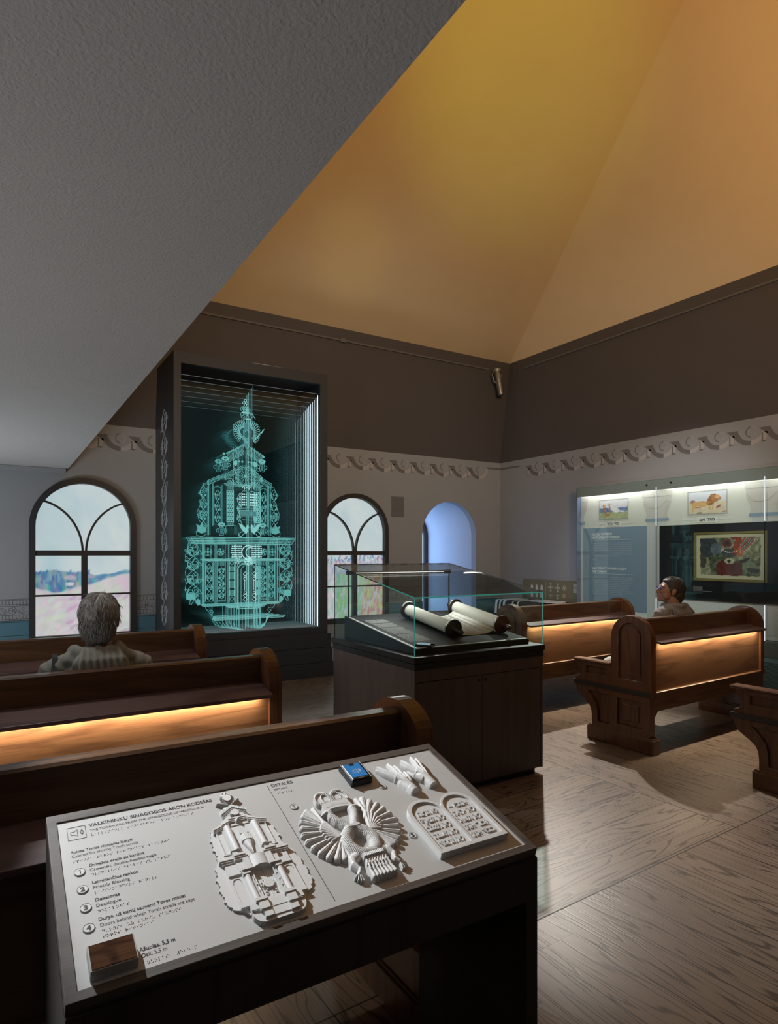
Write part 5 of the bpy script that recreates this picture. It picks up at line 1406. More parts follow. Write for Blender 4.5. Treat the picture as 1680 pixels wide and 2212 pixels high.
# ---- relief carver: height field on a fine grid
def relief(name, x0, x1, y0, y1, fn, res=.0007, parent=pan, m=M['white_plaster'], off=(0, 0), smooth=50):
    nx = int((x1 - x0) / res) + 1; ny = int((y1 - y0) / res) + 1
    X, Y = np.meshgrid(np.linspace(x0, x1, nx), np.linspace(y0, y1, ny), indexing='ij')
    H = fn(X, Y); H[0, :] = 0; H[-1, :] = 0; H[:, 0] = 0; H[:, -1] = 0
    on = H > 1e-5
    cell = on[:-1, :-1] | on[1:, :-1] | on[1:, 1:] | on[:-1, 1:]
    idx = np.arange(nx * ny).reshape(nx, ny)
    F = np.stack([idx[:-1, :-1], idx[1:, :-1], idx[1:, 1:], idx[:-1, 1:]], -1)[cell]
    used = np.unique(F); remap = np.full(nx * ny, -1); remap[used] = np.arange(len(used)); F = remap[F]
    P = np.stack([X + off[0], Y + off[1], np.maximum(H, 0) + PZ], -1).reshape(-1, 3)[used]
    me = bpy.data.meshes.new(name)
    me.vertices.add(len(P)); me.vertices.foreach_set('co', P.astype(np.float32).ravel())
    me.loops.add(F.size); me.loops.foreach_set('vertex_index', F.astype(np.int32).ravel())
    me.polygons.add(len(F)); me.polygons.foreach_set('loop_start', np.arange(0, F.size, 4, dtype=np.int32)); 
    try: me.polygons.foreach_set('loop_total', np.full(len(F), 4, dtype=np.int32))
    except Exception: pass
    me.materials.append(m); me.update(calc_edges=True); me.validate()
    me.polygons.foreach_set('use_smooth', [True] * len(me.polygons))
    try: me.set_sharp_from_angle(angle=radians(smooth))
    except Exception: pass
    o = bpy.data.objects.new(name, me); COL.objects.link(o); o.parent = parent
    return o
def cap(X, Y, ax, ay, bx, by, ra, rb, h0, h1=None, flat=0.0):
    """tapering rounded ridge from a to b; returns height field"""
    h1 = h0 if h1 is None else h1
    dx, dy = bx - ax, by - ay; L2 = dx * dx + dy * dy + 1e-12
    t = np.clip(((X - ax) * dx + (Y - ay) * dy) / L2, 0, 1)
    d = np.sqrt((X - ax - t * dx) ** 2 + (Y - ay - t * dy) ** 2); r = ra + (rb - ra) * t
    q = d / r; h = h0 + (h1 - h0) * t
    return np.where(q < 1, h * (flat + (1 - flat) * np.sqrt(np.clip(1 - q * q, 0, 1))), 0)
def inside(X, Y, poly):
    r = np.zeros(X.shape, bool); n = len(poly); j = n - 1
    for i in range(n):
        xi, yi = poly[i]; xj, yj = poly[j]
        c = ((yi > Y) != (yj > Y)) & (X < (xj - xi) * (Y - yi) / (yj - yi + 1e-15) + xi); r ^= c; j = i
    return r
mx = np.maximum

def ark_relief(X, Y):
    H = np.zeros_like(X); A = np.abs(X)
    wav = .0016 * np.sin(Y * 210) + .0010 * np.sin(Y * 430 + 1) + .0006 * np.sin(Y * 820)
    out = [(0, -.060), (.010, -.060), (.020, -.075), (.012, -.098), (.030, -.118), (.030, -.150), (.060, -.170), (.070, -.182), (.076, -.22), (.075, -.265), (.086, -.285), (.093, -.320), (.095, -.36), (.092, -.395), (.082, -.408), (.068, -.415), (.062, -.425), (.056, -.432), (.050, -.452), (.038, -.462), (0, -.462)]
    ey = [p[1] for p in out][::-1]; ex = [p[0] for p in out][::-1]
    W_ = np.interp(Y, ey, ex); W_ = W_ + np.where((Y < -.17) & (Y > -.425), wav, 0)
    H = np.where((A < W_) & (Y < -.100) & (Y > -.4615), .0045, 0)
    def bx(x0, x1, y0, y1, h):
        nonlocal H; H = np.where((A >= x0) & (A <= x1) & (Y >= y0) & (Y <= y1), mx(H, h), H)
    def cut(x0, x1, y0, y1, h):
        nonlocal H; H = np.where((A >= x0) & (A <= x1) & (Y >= y0) & (Y <= y1), h, H)
    # foot
    def rb(w, y0, y1, r, h):
        nonlocal H
        ins = (Y >= y0) & (Y <= y1) & (A < w) & ~((A > w - r) & (Y < y0 + r) & ((A - w + r) ** 2 + (Y - y0 - r) ** 2 > r * r)); H = np.where(ins, mx(H, h), H)
    rb(.056, -.461, -.425, .024, .010); bx(.018, .036, -.455, -.432, .016); bx(0, .018, -.452, -.430, .012)
    bx(0, .052, -.432, -.412, .013); bx(.020, .040, -.437, -.412, .019); bx(.040, .056, -.430, -.412, .014); bx(0, .072, -.414, -.408, .011); bx(.018, .043, -.416, -.408, .021)
    # lower storey
    bx(0, .071, -.410, -.325, .0075); bx(.044, .071, -.408, -.33, .0085); cut(.048, .067, -.403, -.335, .0070)
    for x0 in (.048,):
        H = np.where((A > .048) & (A < .067) & (Y > -.345) & (Y < -.333) & ((A - .0575) ** 2 + (Y + .343) ** 2 > .008 ** 2), .0085, H)
    d = (A - .036) / .0075; col = .009 + .009 * np.sqrt(np.clip(1 - d * d, 0, 1)); H = np.where((np.abs(d) < 1) & (Y > -.408) & (Y < -.333), mx(H, col), H); bx(.028, .044, -.338, -.330, .019)
    bx(.021, .028, -.408, -.330, .015)
    for k in range(4): cut(.0228, .0262, -.400 + k * .017, -.388 + k * .017, .0135)
    # doors
    bx(0, .0195, -.408, -.326, .009); cut(0, .0008, -.408, -.326, .007)
    H = np.where((A > .003) & (A < .017) & (Y > -.402) & (Y < -.338 + .004 * np.cos(A * 400)), .0078, H)
    H = np.where((A - 0) ** 2 + (Y + .372) ** 2 < .0115 ** 2, .013, H)
    for a in range(0, 360, 30):
        cx_, cy_ = .0145 * cos(radians(a)), -.372 + .0145 * sin(radians(a)); H = np.where((X - cx_) ** 2 + (Y - cy_) ** 2 < .0013 ** 2, .0105, H)
    for yy in (-.390, -.397): H = np.where((np.abs(A - .010) + np.abs(Y - yy) < .0028), .0105, H)
    # middle storey: frieze blocks, drum, stepped cornice
    bx(0, .071, -.327, -.322, .012); bx(.018, .044, -.329, -.322, .022)
    bx(.044, .070, -.322, -.292, .009); bx(.030, .046, -.322, -.292, .014); bx(.019, .032, -.322, -.292, .020)
    d = X / .0195; dr = .012 + .012 * np.sqrt(np.clip(1 - d * d, 0, 1)); H = np.where((np.abs(d) < 1) & (Y > -.326) & (Y < -.292), mx(H, dr), H)
    for i, (w, h) in enumerate(((.074, .011), (.076, .013), (.078, .015))): bx(0, w, -.292 + i * .004, -.286 + i * .004, h)
    for i in range(3): bx(.017, .048, -.292 + i * .004, -.286 + i * .004, .018 + .002 * i)
    for i in range(3): bx(0, .020, -.292 + i * .004, -.286 + i * .004, .014 + .002 * i)
    bx(.034, .062, -.282, -.262, .008); bx(.028, .045, -.280, -.258, .014); bx(.026, .047, -.262, -.258, .016); bx(.045, .062, -.264, -.260, .010)
    # upper storey
    bx(0, .060, -.280, -.178, .0070); cut(.044, .057, -.255, -.186, .0062); bx(.042, .0445, -.258, -.182, .009); bx(.0565, .059, -.258, -.182, .009)
    d = (A - .032) / .0082; col = .009 + .010 * np.sqrt(np.clip(1 - d * d, 0, 1)); H = np.where((np.abs(d) < 1) & (Y > -.262) & (Y < -.180), mx(H, col), H)
    cut(0, .022, -.286, -.176, .0058)
    H = np.where((A < .0095) & ((X) ** 2 + (Y + .203) ** 2 < .0118 ** 2), .013, H); bx(0, .0095, -.203, -.192, .009)
    pul = (Y > -.235) & (Y < -.215); H = np.where(pul & (A < .0125), mx(H, .010 + .006 * np.sqrt(np.clip(1 - (X / .0126) ** 2, 0, 1)) + np.where(np.sin(X * 2400) > .6, -.001, 0)), H)
    w2 = .012 - (-.235 - Y) * .28; H = np.where((Y <= -.235) & (Y > -.282) & (A < w2), mx(H, .007 + .008 * np.sqrt(np.clip(1 - (X / mx(w2, 1e-4)) ** 2, 0, 1))), H)
    # roof steps
    top = np.interp(A, [0, .022, .0225, .040, .041, .064], [-.156, -.156, -.163, -.170, -.174, -.182])
    for i in range(3):
        H = np.where((A < .064) & (Y < top - i * .0035 + .004) & (Y > top - i * .0035 - .001), mx(H, .0135 - .0015 * i), H)
    H = np.where((A < .040) & (Y > -.175) & (Y < np.interp(A, [0, .040], [-.118, -.158])), mx(H, .0075), H)
    g = np.interp(A, [0, .030, .031], [-.104, -.124, -.2])
    H = np.where((A < .030) & (Y < g) & (Y > g - .010), .011 + np.where(np.sin(X * 2200) > .3, .0012, 0), H)
    for i in range(3): H = np.where((A < .034) & (Y < g - .012 - i * .0035) & (Y > g - .0145 - i * .0035), mx(H, .010 - .001 * i), H)
    H = np.where(X ** 2 + (Y + .139) ** 2 < .0105 ** 2, mx(H, .016), H)
    r = np.sqrt(X ** 2 + (Y + .163) ** 2); H = np.where(r < .0118, mx(H, .017 * (1 - r / .0125) + .003), H)
    # eagle disc, horn and palm above
    r = np.sqrt((X) ** 2 + ((Y + .077) * .9) ** 2); H = np.where(r < .0105, .012, H); H = np.where((r >= .0105) & (r < .0175) & (Y > -.093), .008 + .0010 * np.sin(np.arctan2(Y + .077, X) * 26), H)
    H = mx(H, cap(X, Y, -.004, -.100, -.026, -.087, .0025, .0045, .010)); H = mx(H, cap(X, Y, .004, -.100, .026, -.083, .0028, .0025, .010))
    for c in ((-.006, -.060), (0, -.057), (.006, -.060), (-.004, -.053), (.004, -.053)): H = mx(H, cap(X, Y, c[0], c[1], c[0], c[1] + .001, .0032, .0032, .009))
    H = np.where((A < .008) & (Y > -.068) & (Y < -.064), .010, H)
    return H
relief('ark_relief', -.102, .102, -.468, -.045, ark_relief, .0008, off=(.3885, .006))['label'] = 'white raised model of the ark tower'

WT = [(.060, -.170), (.078, -.172), (.092, -.186), (.104, -.204), (.111, -.224), (.116, -.246), (.116, -.270), (.112, -.293), (.103, -.313), (.091, -.330), (.076, -.341), (.060, -.347), (.048, -.348)]
def eagle(X, Y):
    A = np.abs(X); H = np.zeros_like(X)
    # wings
    n = len(WT)
    for i, (tx, ty_) in enumerate(WT):
        t = i / (n - 1); rx = .060 - .014 * t - .006 * sin(pi * t); ry = -.226 - .084 * t
        f = cap(A, Y, rx, ry, tx, ty_, .0052, .0085 if 0 < i < n - 1 else .0065, .0125, .0135, .45)
        dx, dy = tx - rx, ty_ - ry; L = sqrt(dx * dx + dy * dy); per = ((A - rx) * -dy + (Y - ry) * dx) / L
        f = np.where((f > 0) & (np.abs(per + .0015) < .0007), f - .0012, f)
        H = mx(H, f)
    for i in range(9):
        a = radians(78 - i * 17); tx = .050 + .026 * cos(a); ty_ = -.262 + .034 * sin(a)
        H = mx(H, cap(A, Y, .040, -.283, tx, ty_, .0035, .0052, .0150, .0170, .4))
    H = mx(H, cap(A, Y, .060, -.175, .058, -.232, .004, .006, .013, .016, .3)); H = mx(H, cap(A, Y, .050, -.240, .058, -.226, .006, .006, .016, .016, .3))
    ring = ((X / .047) ** 2 + ((Y + .318) / .052) ** 2)
    # bodies
    B_ = np.zeros_like(X)
    pts = [(.032, -.203), (.031, -.216), (.024, -.234), (.014, -.252), (.008, -.268)]
    for i in range(4): B_ = mx(B_, cap(A, Y, *pts[i], *pts[i + 1], .0105, .0115, .021, .021, .25))
    pts = [(.010, -.270), (.024, -.283), (.033, -.300), (.034, -.320), (.026, -.342), (.014, -.354)]
    for i in range(5): B_ = mx(B_, cap(A, Y, *pts[i], *pts[i + 1], .0155, .0155, .022, .022, .25))
    B_ = mx(B_, cap(A, Y, 0, -.352, .016, -.356, .014, .014, .021, .021, .4))
    hole = ((X / .0150) ** 2 + ((Y + .318) / .0235) ** 2) < 1
    sc = .0011 * np.sin((X + Y) * 900) * np.sin((X - Y) * 900)
    B_ = np.where(B_ > .004, B_ + sc, B_); B_ = np.where(hole, 0, B_); H = np.where(hole & (A < .016), 0, H)
    H = mx(H, B_)
    # knot band under the necks and belt over the tail
    H = np.where((np.abs(Y + .268 - A * .0) < .0045) & (A < .017), mx(H, .0235), H)
    H = np.where((Y > -.371) & (Y < -.361) & (A < .026), mx(H, .0235 + .0008 * np.sin(X * 1500)), H)
    # heads with hooked beaks
    H = mx(H, cap(A, Y, .032, -.200, .042, -.200, .0115, .0085, .021, .020, .2)); H = mx(H, cap(A, Y, .046, -.200, .058, -.206, .0055, .0018, .017, .012, .2)); H = mx(H, cap(A, Y, .056, -.205, .0575, -.211, .0026, .0012, .013, .010, .2))
    H = np.where((A - .040) ** 2 + (Y + .196) ** 2 < .0017 ** 2, .0185, H)
    # tail
    w = np.interp(Y, [-.430, -.390, -.371], [.034, .029, .024])
    tl = (A < w) & (Y < -.370) & (Y > -.392); H = np.where(tl, mx(H, .019 + .0016 * np.sin(X * 900) * np.sin(Y * 500)), H)
    for i in range(7):
        x = (i - 3) * .0088
        H = mx(H, cap(X, Y, x * .92, -.392, x * 1.03, -.424, .0050, .0054, .017, .018, .45))
        H = mx(H, cap(X, Y, x * .90, -.386, x * .98, -.404, .0042, .0034, .0205, .0195, .4))
    # thighs, shanks and claws
    L = [(.034, -.352, .046, -.358, .013, .013), (.046, -.358, .052, -.374, .013, .0085), (.052, -.374, .046, -.392, .0085, .006), (.046, -.392, .052, -.402, .0055, .0048)]
    for (a, b, c, d, r0, r1) in L: H = mx(H, cap(A, Y, a, b, c, d, r0, r1, .018, .016, .25))
    for (c, d) in ((.050, -.420), (.056, -.419), (.062, -.415), (.066, -.408)): H = mx(H, cap(A, Y, .052, -.400, c, d, .0034, .0018, .014, .010, .3))
    # crown
    bw = np.interp(Y, [-.197, -.165], [.040, .036]); sag = -.197 + .006 * (A / .038) ** 2 * -1 + .006
    H = np.where((A < bw) & (Y > -.196 + .010 * (1 - (A / .040) ** 2)) & (Y < -.164 + .006 * (1 - (A / .040) ** 2)), .014, H)
    H = np.where((A < .045) & (Y >= -.166) & (((A - .022) / .022) ** 2 + ((Y + .146) / .026) ** 2 < 1), mx(H, .010), H)
    for (cx_, rx, ry) in ((.022, .021, .0255), (.016, .010, .018)):
        e_ = np.abs(np.sqrt(((A - cx_) / rx) ** 2 + ((Y + .147) / ry) ** 2) - 1); H = np.where((e_ < .13) & (Y > -.164), mx(H, .0145 - e_ * .01 + .0006 * np.sin(np.arctan2(Y + .147, A - cx_) * 34)), H)
    for k in range(-8, 9): H = mx(H, cap(X, Y, k * .0044, -.1625 + .005 * (1 - (k / 9) ** 2), k * .0044 + .0002, -.1625 + .005 * (1 - (k / 9) ** 2), .0019, .0019, .0165))
    return H
er = relief('eagle_relief', -.125, .125, -.436, -.112, eagle, .0007, off=(.634, -.008)); er['label'] = 'white raised model of a crowned double-headed eagle'
q = MB(); put_text(q, 'כתר מלכות'[::-1], .0125, lambda a, b: (.634 + a, -.1905 + b + .0045 - .0045 * (a / .03) ** 2, PZ + .0148), .0003, align='CENTER', fitw=.060); q.build('crown_lettering', M['white_plaster'], er, fix=False)

def hand(flip):
    def f(X, Y):
        X = X * flip; H = np.zeros_like(X)
        # palm and wrist
        for a in ((0, -.052, .002, -.018, .0140, .0185, .020, .021), (.002, -.018, .003, .000, .0185, .0175, .021, .018), (-.001, -.060, 0, -.050, .0145, .0150, .020, .021)): H = mx(H, cap(X, Y, *a[:6], a[6], a[7], .25))
        # two pairs of fingers with a gap between
        F_ = [((-.015, .004), (-.023, .034), (-.028, .054), .0060), ((-.005, .008), (-.012, .040), (-.015, .064), .0064), ((.007, .008), (.013, .040), (.016, .063), .0063), ((.017, .003), (.025, .030), (.030, .048), .0056)]
        F_[0] = ((-.013, .002), (-.023, .036), (-.0285, .060), .0050); F_[1] = ((-.004, .006), (-.0125, .042), (-.0175, .071), .0052); F_[2] = ((.006, .006), (.0145, .040), (.0185, .066), .0051); F_[3] = ((.0145, .000), (.0245, .030), (.0295, .050), .0046)
        for a, b, c, r in F_:
            H = mx(H, cap(X, Y, *a, *b, r * 1.15, r, .018, .0165, .3)); H = mx(H, cap(X, Y, *b, *c, r, r * .72, .0165, .012, .3)); H = mx(H, cap(X, Y, a[0], a[1] - .002, a[0], a[1] + .003, r * 1.15, r * 1.1, .0205, .0205, .3))
            H = mx(H, cap(X, Y, a[0] * .35, -.030, a[0], a[1], .0028, .0035, .0205, .0212, .5))
        # thumb from the side of the palm
        for a, b, r0, r1, h in (((.014, -.030), (.028, -.010), .0095, .0075, .018), ((.028, -.010), (.034, .012), .0072, .0052, .016)): H = mx(H, cap(X, Y, *a, *b, r0, r1, h, h * .8, .3))
        H = np.where(Y < -.064, 0, H)
        return H
    return f
for (a, b, an, fl, lb) in ((.853, -.135, radians(13), 1, 'white raised model of a blessing hand, thumb to the right'), (.928, -.128, radians(3), -1, 'white raised model of a blessing hand, thumb to the left')):
    h = relief('hand_relief', -.045, .045, -.070, .075, hand(fl), .0006); h['label'] = lb; h.location = (a, b, 0); h.rotation_euler = (0, 0, an)

# tablets of the law
tb = MB()
xa, xm, xb, b0, b1 = .788, .8915, .995, -.430, -.243
r = (xm - xa) / 2
outl = [(xa, b0), (xb, b0)] + arc(xb - r, b1 - r, r, 0, 165, 18) + arc(xa + r, b1 - r, r, 15, 180, 18)
def inner(x0, x1): 
    q = (x1 - x0) / 2; return [(x0, b0 + .010), (x1, b0 + .010)] + arc(x0 + q, b1 - .010 - q, q, 0, 180, 18)
iL = inner(xa + .010, xm - .0045); iR = inner(xm + .0045, xb - .010)
tb.plate([outl, iL, iR], PZ + .012, PZ + .0175, 'xy'); tb.plate([outl], PZ, PZ + .0118, 'xy')
tbo = tb.build('tablets_relief', M['white_plaster'], pan, bevel=.0009); tbo['label'] = 'white raised model of the two round-topped tablets with raised lettering'
for cx_, rows in (((xa + xm) / 2 + .003, ('לא תרצח', 'לא תנאף', 'לא תגנב', 'לא תענה', 'לא תחמד')), ((xm + xb) / 2 - .003, ('אנכי יי', 'לא יהיה', 'לא תשא', 'זכור את', 'כבד את'))):
    q = MB()
    for i, s in enumerate(rows):
        w = .070 if i else .060
        vs, fs = text_mesh(s[::-1], .0235, .0005, 'CENTER', 1.0, .0016)
        k = w / (max(v[0] for v in vs) - min(v[0] for v in vs))
        q.add([(cx_ + v[0] * k, b1 - .053 - i * .0275 + v[1], PZ + .0130 + v[2]) for v in vs], fs)
    q.build('raised_lettering', M['white_plaster'], tbo, fix=False)

# wood sample block
q = MB(); q.box(.040, .117, -.455, -.399, PZ, PZ + .0215, .0008); sb2 = q.build('sample_block', mat('grey_block', (.50, .50, .49), .55), pan)
q = MB(); q.box(.0425, .1145, -.4525, -.4015, PZ + .0216, PZ + .0228); q.build('oak_sample', wood('oak_sample_wood', (.020, .008, .004), (.105, .048, .022), 'X', ring=5, rough=.95, pscale=5, stretch=3, spec=.1), sb2)

# audio guide handset standing on the panel: a thing of its own
def tab_world(a, b, h=0.0): return (TX + a, TYb + b * ct - (PZ + h) * st_, TZb + b * st_ + (PZ + h) * ct)
au = empty('audio_guide', tab_world(.744, -.081, .0002), label='black audio guide with a blue loudspeaker screen lying on the tactile table', cat='audio guide', rot=(TT, 0, radians(0)))
q = MB(); q.box(-.030, .030, -.0385, .0385, 0, .0165, .002); q.box(-.0315, -.0285, -.0385, .041, .0, .0215, .001); q.box(.0285, .0315, -.0385, .041, .0, .0215, .001); q.build('holder', M['black'], au)
q = MB(); q.box(-.0265, .0265, -.034, .036, .0166, .0205, .0015); hb_ = q.build('handset_body', mat('handset_black', (.012, .012, .013), .35), au)
q = MB(); q.box(-.0235, .0235, -.026, .033, .0206, .0210); sc_ = q.build('blue_screen', mat('blue_screen', (.015, .16, .42), .5, emit=(.02, .22, .55), es=.25), hb_)
q = MB(); q.box(-.007, .007, .024, .0332, .0211, .0214); q.build('screen_notch', M['black'], sc_)
q = MB(); s0 = PZ
PZs = PZ; PZ = 0.0; icon(q, .001, -.001, .038, .0011, .0212); PZ = PZs
q.build('speaker_symbol', mat('symbol_white', (.75, .78, .8), .5), sc_)
q = MB(); put_text(q, 'GUIDE-ID', .0045, lambda x, y: (-.006 + x, -.0325 + y, .0207), .0001, fitw=.015); q.build('small_print', mat('small_print_grey', (.4, .4, .4), .5), hb_, fix=False)

# ================================================================== PEOPLE
SKIN = mat('skin', (.30, .155, .115), .5, var=.06)
def remesh(o, v, sm=6):
    r = o.modifiers.new('join', 'REMESH'); r.mode = 'VOXEL'; r.voxel_size = v; r.use_smooth_shade = True
    s = o.modifiers.new('smooth', 'SMOOTH'); s.factor = .5; s.iterations = sm
    return o
def xyz(M_, p): return M_ @ Vector(p)
def eb(mb, Mx, c, r, rot=None):
    """ellipsoid blob in the frame Mx"""
    n0 = len(mb.v); mb.ball((0, 0, 0), 1.0, 20, 14)
    R_ = Matrix.Rotation(rot[0], 4, rot[1]) if rot else Matrix.Identity(4)
    T_m = Mx @ Matrix.Translation(c) @ R_ @ Matrix.Diagonal((*r, 1))
    mb.xf(T_m, n0)
def head_blobs(mb, Mh):
    """Mh: frame at the centre of the head, +Y is the face"""
    eb(mb, Mh, (0, -.018, .022), (.074, .092, .088)); eb(mb, Mh, (0, .030, .0), (.064, .062, .082)); eb(mb, Mh, (0, .040, -.055), (.048, .048, .050))
    eb(mb, Mh, (0, .072, -.088), (.021, .020, .018)); eb(mb, Mh, (0, -.050, -.02), (.060, .055, .065))
    for sg in (-1, 1):
        eb(mb, Mh, (sg * .030, .074, -.018), (.024, .016, .020)); eb(mb, Mh, (sg * .030, .078, .026), (.026, .014, .008))
        # ear: rim, bowl and lobe
        eb(mb, Mh, (sg * .078, -.004, -.004), (.008, .020, .030), (radians(-12), 'X')); eb(mb, Mh, (sg * .082, -.012, .010), (.007, .015, .017)); eb(mb, Mh, (sg * .077, .002, -.028), (.007, .010, .011))
        eb(mb, Mh, (sg * .046, .040, -.055), (.020, .034, .024))
    # nose, lips
    n0 = len(mb.v); mb.tube([(0, .086, .018), (0, .102, -.006), (0, .112, -.024)], [.009, .010, .0125], 10); mb.xf(Mh, n0)
    eb(mb, Mh, (0, .100, -.030), (.017, .014, .009)); eb(mb, Mh, (0, .090, -.052), (.022, .010, .0055)); eb(mb, Mh, (0, .088, -.063), (.019, .010, .006)); eb(mb, Mh, (0, .082, -.042), (.026, .012, .010))
def hand_tubes(mb, wrist, d, up, sc=1.0, sg=1):
    w = Vector(wrist); d = Vector(d).normalized(); up = Vector(up).normalized(); s = d.cross(up).normalized() * sg
    mb.tube([w - d * .02, w + d * .02, w + d * .05, w + d * .085], [.026, .030, .036, .034], 12)
    for k, (o_, L) in enumerate(((-.030, .070), (-.010, .080), (.010, .074), (.029, .058))):
        p0 = w + d * .080 + s * o_; p1 = p0 + d * L * .55 + up * .004; p2 = p1 + d * L * .32 - up * .016; p3 = p2 + d * L * .12 - up * .018
        mb.tube([p0 - d * .02, p0, p1, p2, p3], [.0105, .0098, .009, .0085, .007], 8)
    p0 = w + d * .03 - s * .030; p1 = p0 + d * .035 - s * .020; p2 = p1 + d * .032 - s * .004 - up * .008
    mb.tube([w + d * .02 - s * .01, p0, p1, p2], [.013, .0125, .0105, .0085], 8)
def person(loc, rz, yaw, pitch, label, top_mat, leg_mat, hair_mat, style, hsc=1.0, hx=0.0, hz=1.285, hy=.015):
    root = empty('person', loc, rz, label=label, cat='person')
    Mh = Matrix.Translation((hx, hy, hz)) @ Matrix.Rotation(yaw, 4, 'Z') @ Matrix.Rotation(pitch, 4, 'X') @ Matrix.Scale(hsc, 4)
    I = Matrix.Identity(4)
    b = MB(); head_blobs(b, Mh)
    nb_ = Mh @ Vector((0, -.03, -.06))
    b.tube([(0, -.02, .98), (0, -.02, 1.06), tuple((Vector((0, -.02, 1.06)) + nb_) / 2), tuple(nb_)], [.07, .062, .056, .056], 16)
    # hidden trunk and limbs keep the body one continuous surface
    b.tube([(0, 0, .52), (0, -.01, .70), (0, -.03, .90), (0, -.02, 1.02)], [.12, .115, .12, .07], 14)
    for sg in (-1, 1):
        b.tube([(sg * .05, -.02, 1.02), (sg * .165, -.02, 1.02), (sg * .20, .0, .90), (sg * .215, .05, .74), (sg * .15, .24, .68), (sg * .09, .34, .655)], [.04, .045, .040, .034, .028, .022], 10)
        b.tube([(sg * .07, .02, .53), (sg * .10, .22, .54), (sg * .11, .44, .53), (sg * .11, .46, .30), (sg * .11, .45, .10)], [.07, .072, .055, .048, .035], 12)
        b.tube([(sg * .11, .43, .05), (sg * .12, .56, .035)], [.04, .03], 10)
        hand_tubes(b, (sg * .09, .34, .655), (-sg * .35, .9, -.12), (0, .1, 1), 1, sg)
    body = remesh(b.build('body', SKIN, root), .0062, 3)
    # clothes
    c = MB()
    eb(c, I, (0, -.01, .62), (.17, .125, .16)); eb(c, I, (0, -.03, .86), (.185, .120, .21)); eb(c, I, (0, -.03, .99), (.175, .095, .095))
    for sg in (-1, 1):
        eb(c, I, (sg * .165, -.015, 1.005), (.062, .066, .062)); eb(c, I, (sg * .09, -.03, 1.045), (.085, .060, .045))
        c.tube([(sg * .13, -.015, 1.02), (sg * .185, -.01, 1.0), (sg * .222, .01, .88), (sg * .235, .06, .74), (sg * .165, .23, .685), (sg * .11, .32, .662)], [.060, .064, .058, .052, .044, .036], 14)
    if style == 'hood':
        # slumped hood: thick folds round the neck and down the back
        for k in range(16):
            a = radians(-200 + k * 220 / 15)
            r = .088 + .010 * sin(k * 2.3); x = r * cos(a) * 1.12; y = -.02 + r * sin(a) * .95
            eb(c, I, (x, y, 1.075 + .012 * sin(k * 3.1)), (.026, .026, .040))
        eb(c, I, (0, -.125, 1.000), (.115, .045, .070)); eb(c, I, (0, -.140, .960), (.080, .040, .060)); eb(c, I, (-.06, -.115, 1.03), (.060, .040, .055)); eb(c, I, (.06, -.115, 1.03), (.060, .040, .055))
        for k in range(7):
            x = -.084 + k * .028; c.tube([(x * .85, -.108, 1.108), (x, -.158, 1.060), (x * 1.08, -.178, .985)], [.010, .014, .008], 8)
    else:
        for k in range(14):
            a = 2 * pi * k / 14; eb(c, I, (.078 * cos(a), -.015 + .075 * sin(a), 1.075), (.030, .030, .024))
        for k in range(9):
            x = -.14 + k * .035; c.tube([(x * .7, -.07, 1.10), (x, -.115, 1.02), (x * 1.1, -.135, .90)], [.006, .009, .007], 8)
    top_ = remesh(c.build('hoodie' if style == 'hood' else 'knitted_sweater', top_mat, root), .0068, 1)
    l = MB()
    eb(l, I, (0, .0, .56), (.175, .14, .10))
    for sg in (-1, 1): l.tube([(sg * .08, .0, .545), (sg * .105, .22, .55), (sg * .115, .45, .535), (sg * .115, .475, .40), (sg * .115, .46, .10)], [.088, .086, .070, .066, .058], 14)
    remesh(l.build('trousers', leg_mat, root), .012, 3)
    sh = MB()
    for sg in (-1, 1): eb(sh, I, (sg * .115, .50, .045), (.045, .125, .042))
    sh.build('shoes', M['black'], root, smooth=80)
    # hair: cap plus locks
    rs = random.Random(12 if style == 'hood' else 5)
    h = MB()
    if style == 'hood':
        eb(h, Mh, (0, -.022, .034), (.086, .102, .094)); eb(h, Mh, (0, -.055, -.020), (.074, .066, .078)); eb(h, Mh, (0, -.058, -.065), (.050, .045, .050))
    else:
        eb(h, Mh, (0, -.026, .034), (.084, .100, .088)); eb(h, Mh, (0, -.060, -.015), (.074, .062, .078)); eb(h, Mh, (0, -.060, -.058), (.050, .040, .045)); eb(h, Mh, (0, .014, .074), (.060, .058, .034))
        for sg in (-1, 1): eb(h, Mh, (sg * .071, .008, .022), (.010, .028, .040))
    cap_ = remesh(h.build('hair', hair_mat, root), .0065, 2)
    s = MB()
    n = 1500 if style == 'hood' else 900
    for _ in range(n):
        th = rs.uniform(0, 2 * pi); ph = rs.uniform(-.75, 1.5)
        low = rs.random() < .42
        cy_, cz_, rx_, ry_, rz_ = (-.057, -.024, .077, .069, .082) if low else (-.024, .034, .087, .103, .095)
        if low: ph = rs.uniform(-1.0, .5); th = rs.uniform(pi + .1, 2 * pi - .1)
        base = Vector((cos(th) * cos(ph) * rx_, cy_ + sin(th) * cos(ph) * ry_, cz_ + sin(ph) * rz_))
        if base.y > .045 and base.z < .085: continue
        if style != 'hood' and base.y > .070: continue
        nrm = Vector((base.x / rx_ ** 2, (base.y - cy_) / ry_ ** 2, (base.z - cz_) / rz_ ** 2)).normalized()
        crown_ = Vector((.01, -.045, .12)); dn = (base - crown_); dn = (dn - nrm * dn.dot(nrm)); dn = dn.normalized() if dn.length > 1e-5 else Vector((1, 0, 0))
        dn = (dn + Vector((rs.gauss(0, .35), rs.gauss(0, .25), -.35))).normalized(); dn = (dn - nrm * dn.dot(nrm)).normalized()
        L = rs.uniform(.025, .050) if style == 'hood' else rs.uniform(.02, .035)
        lift = rs.uniform(.0, .006) if style == 'hood' else .002
        if style == 'hood' and rs.random() < .02: lift = .016
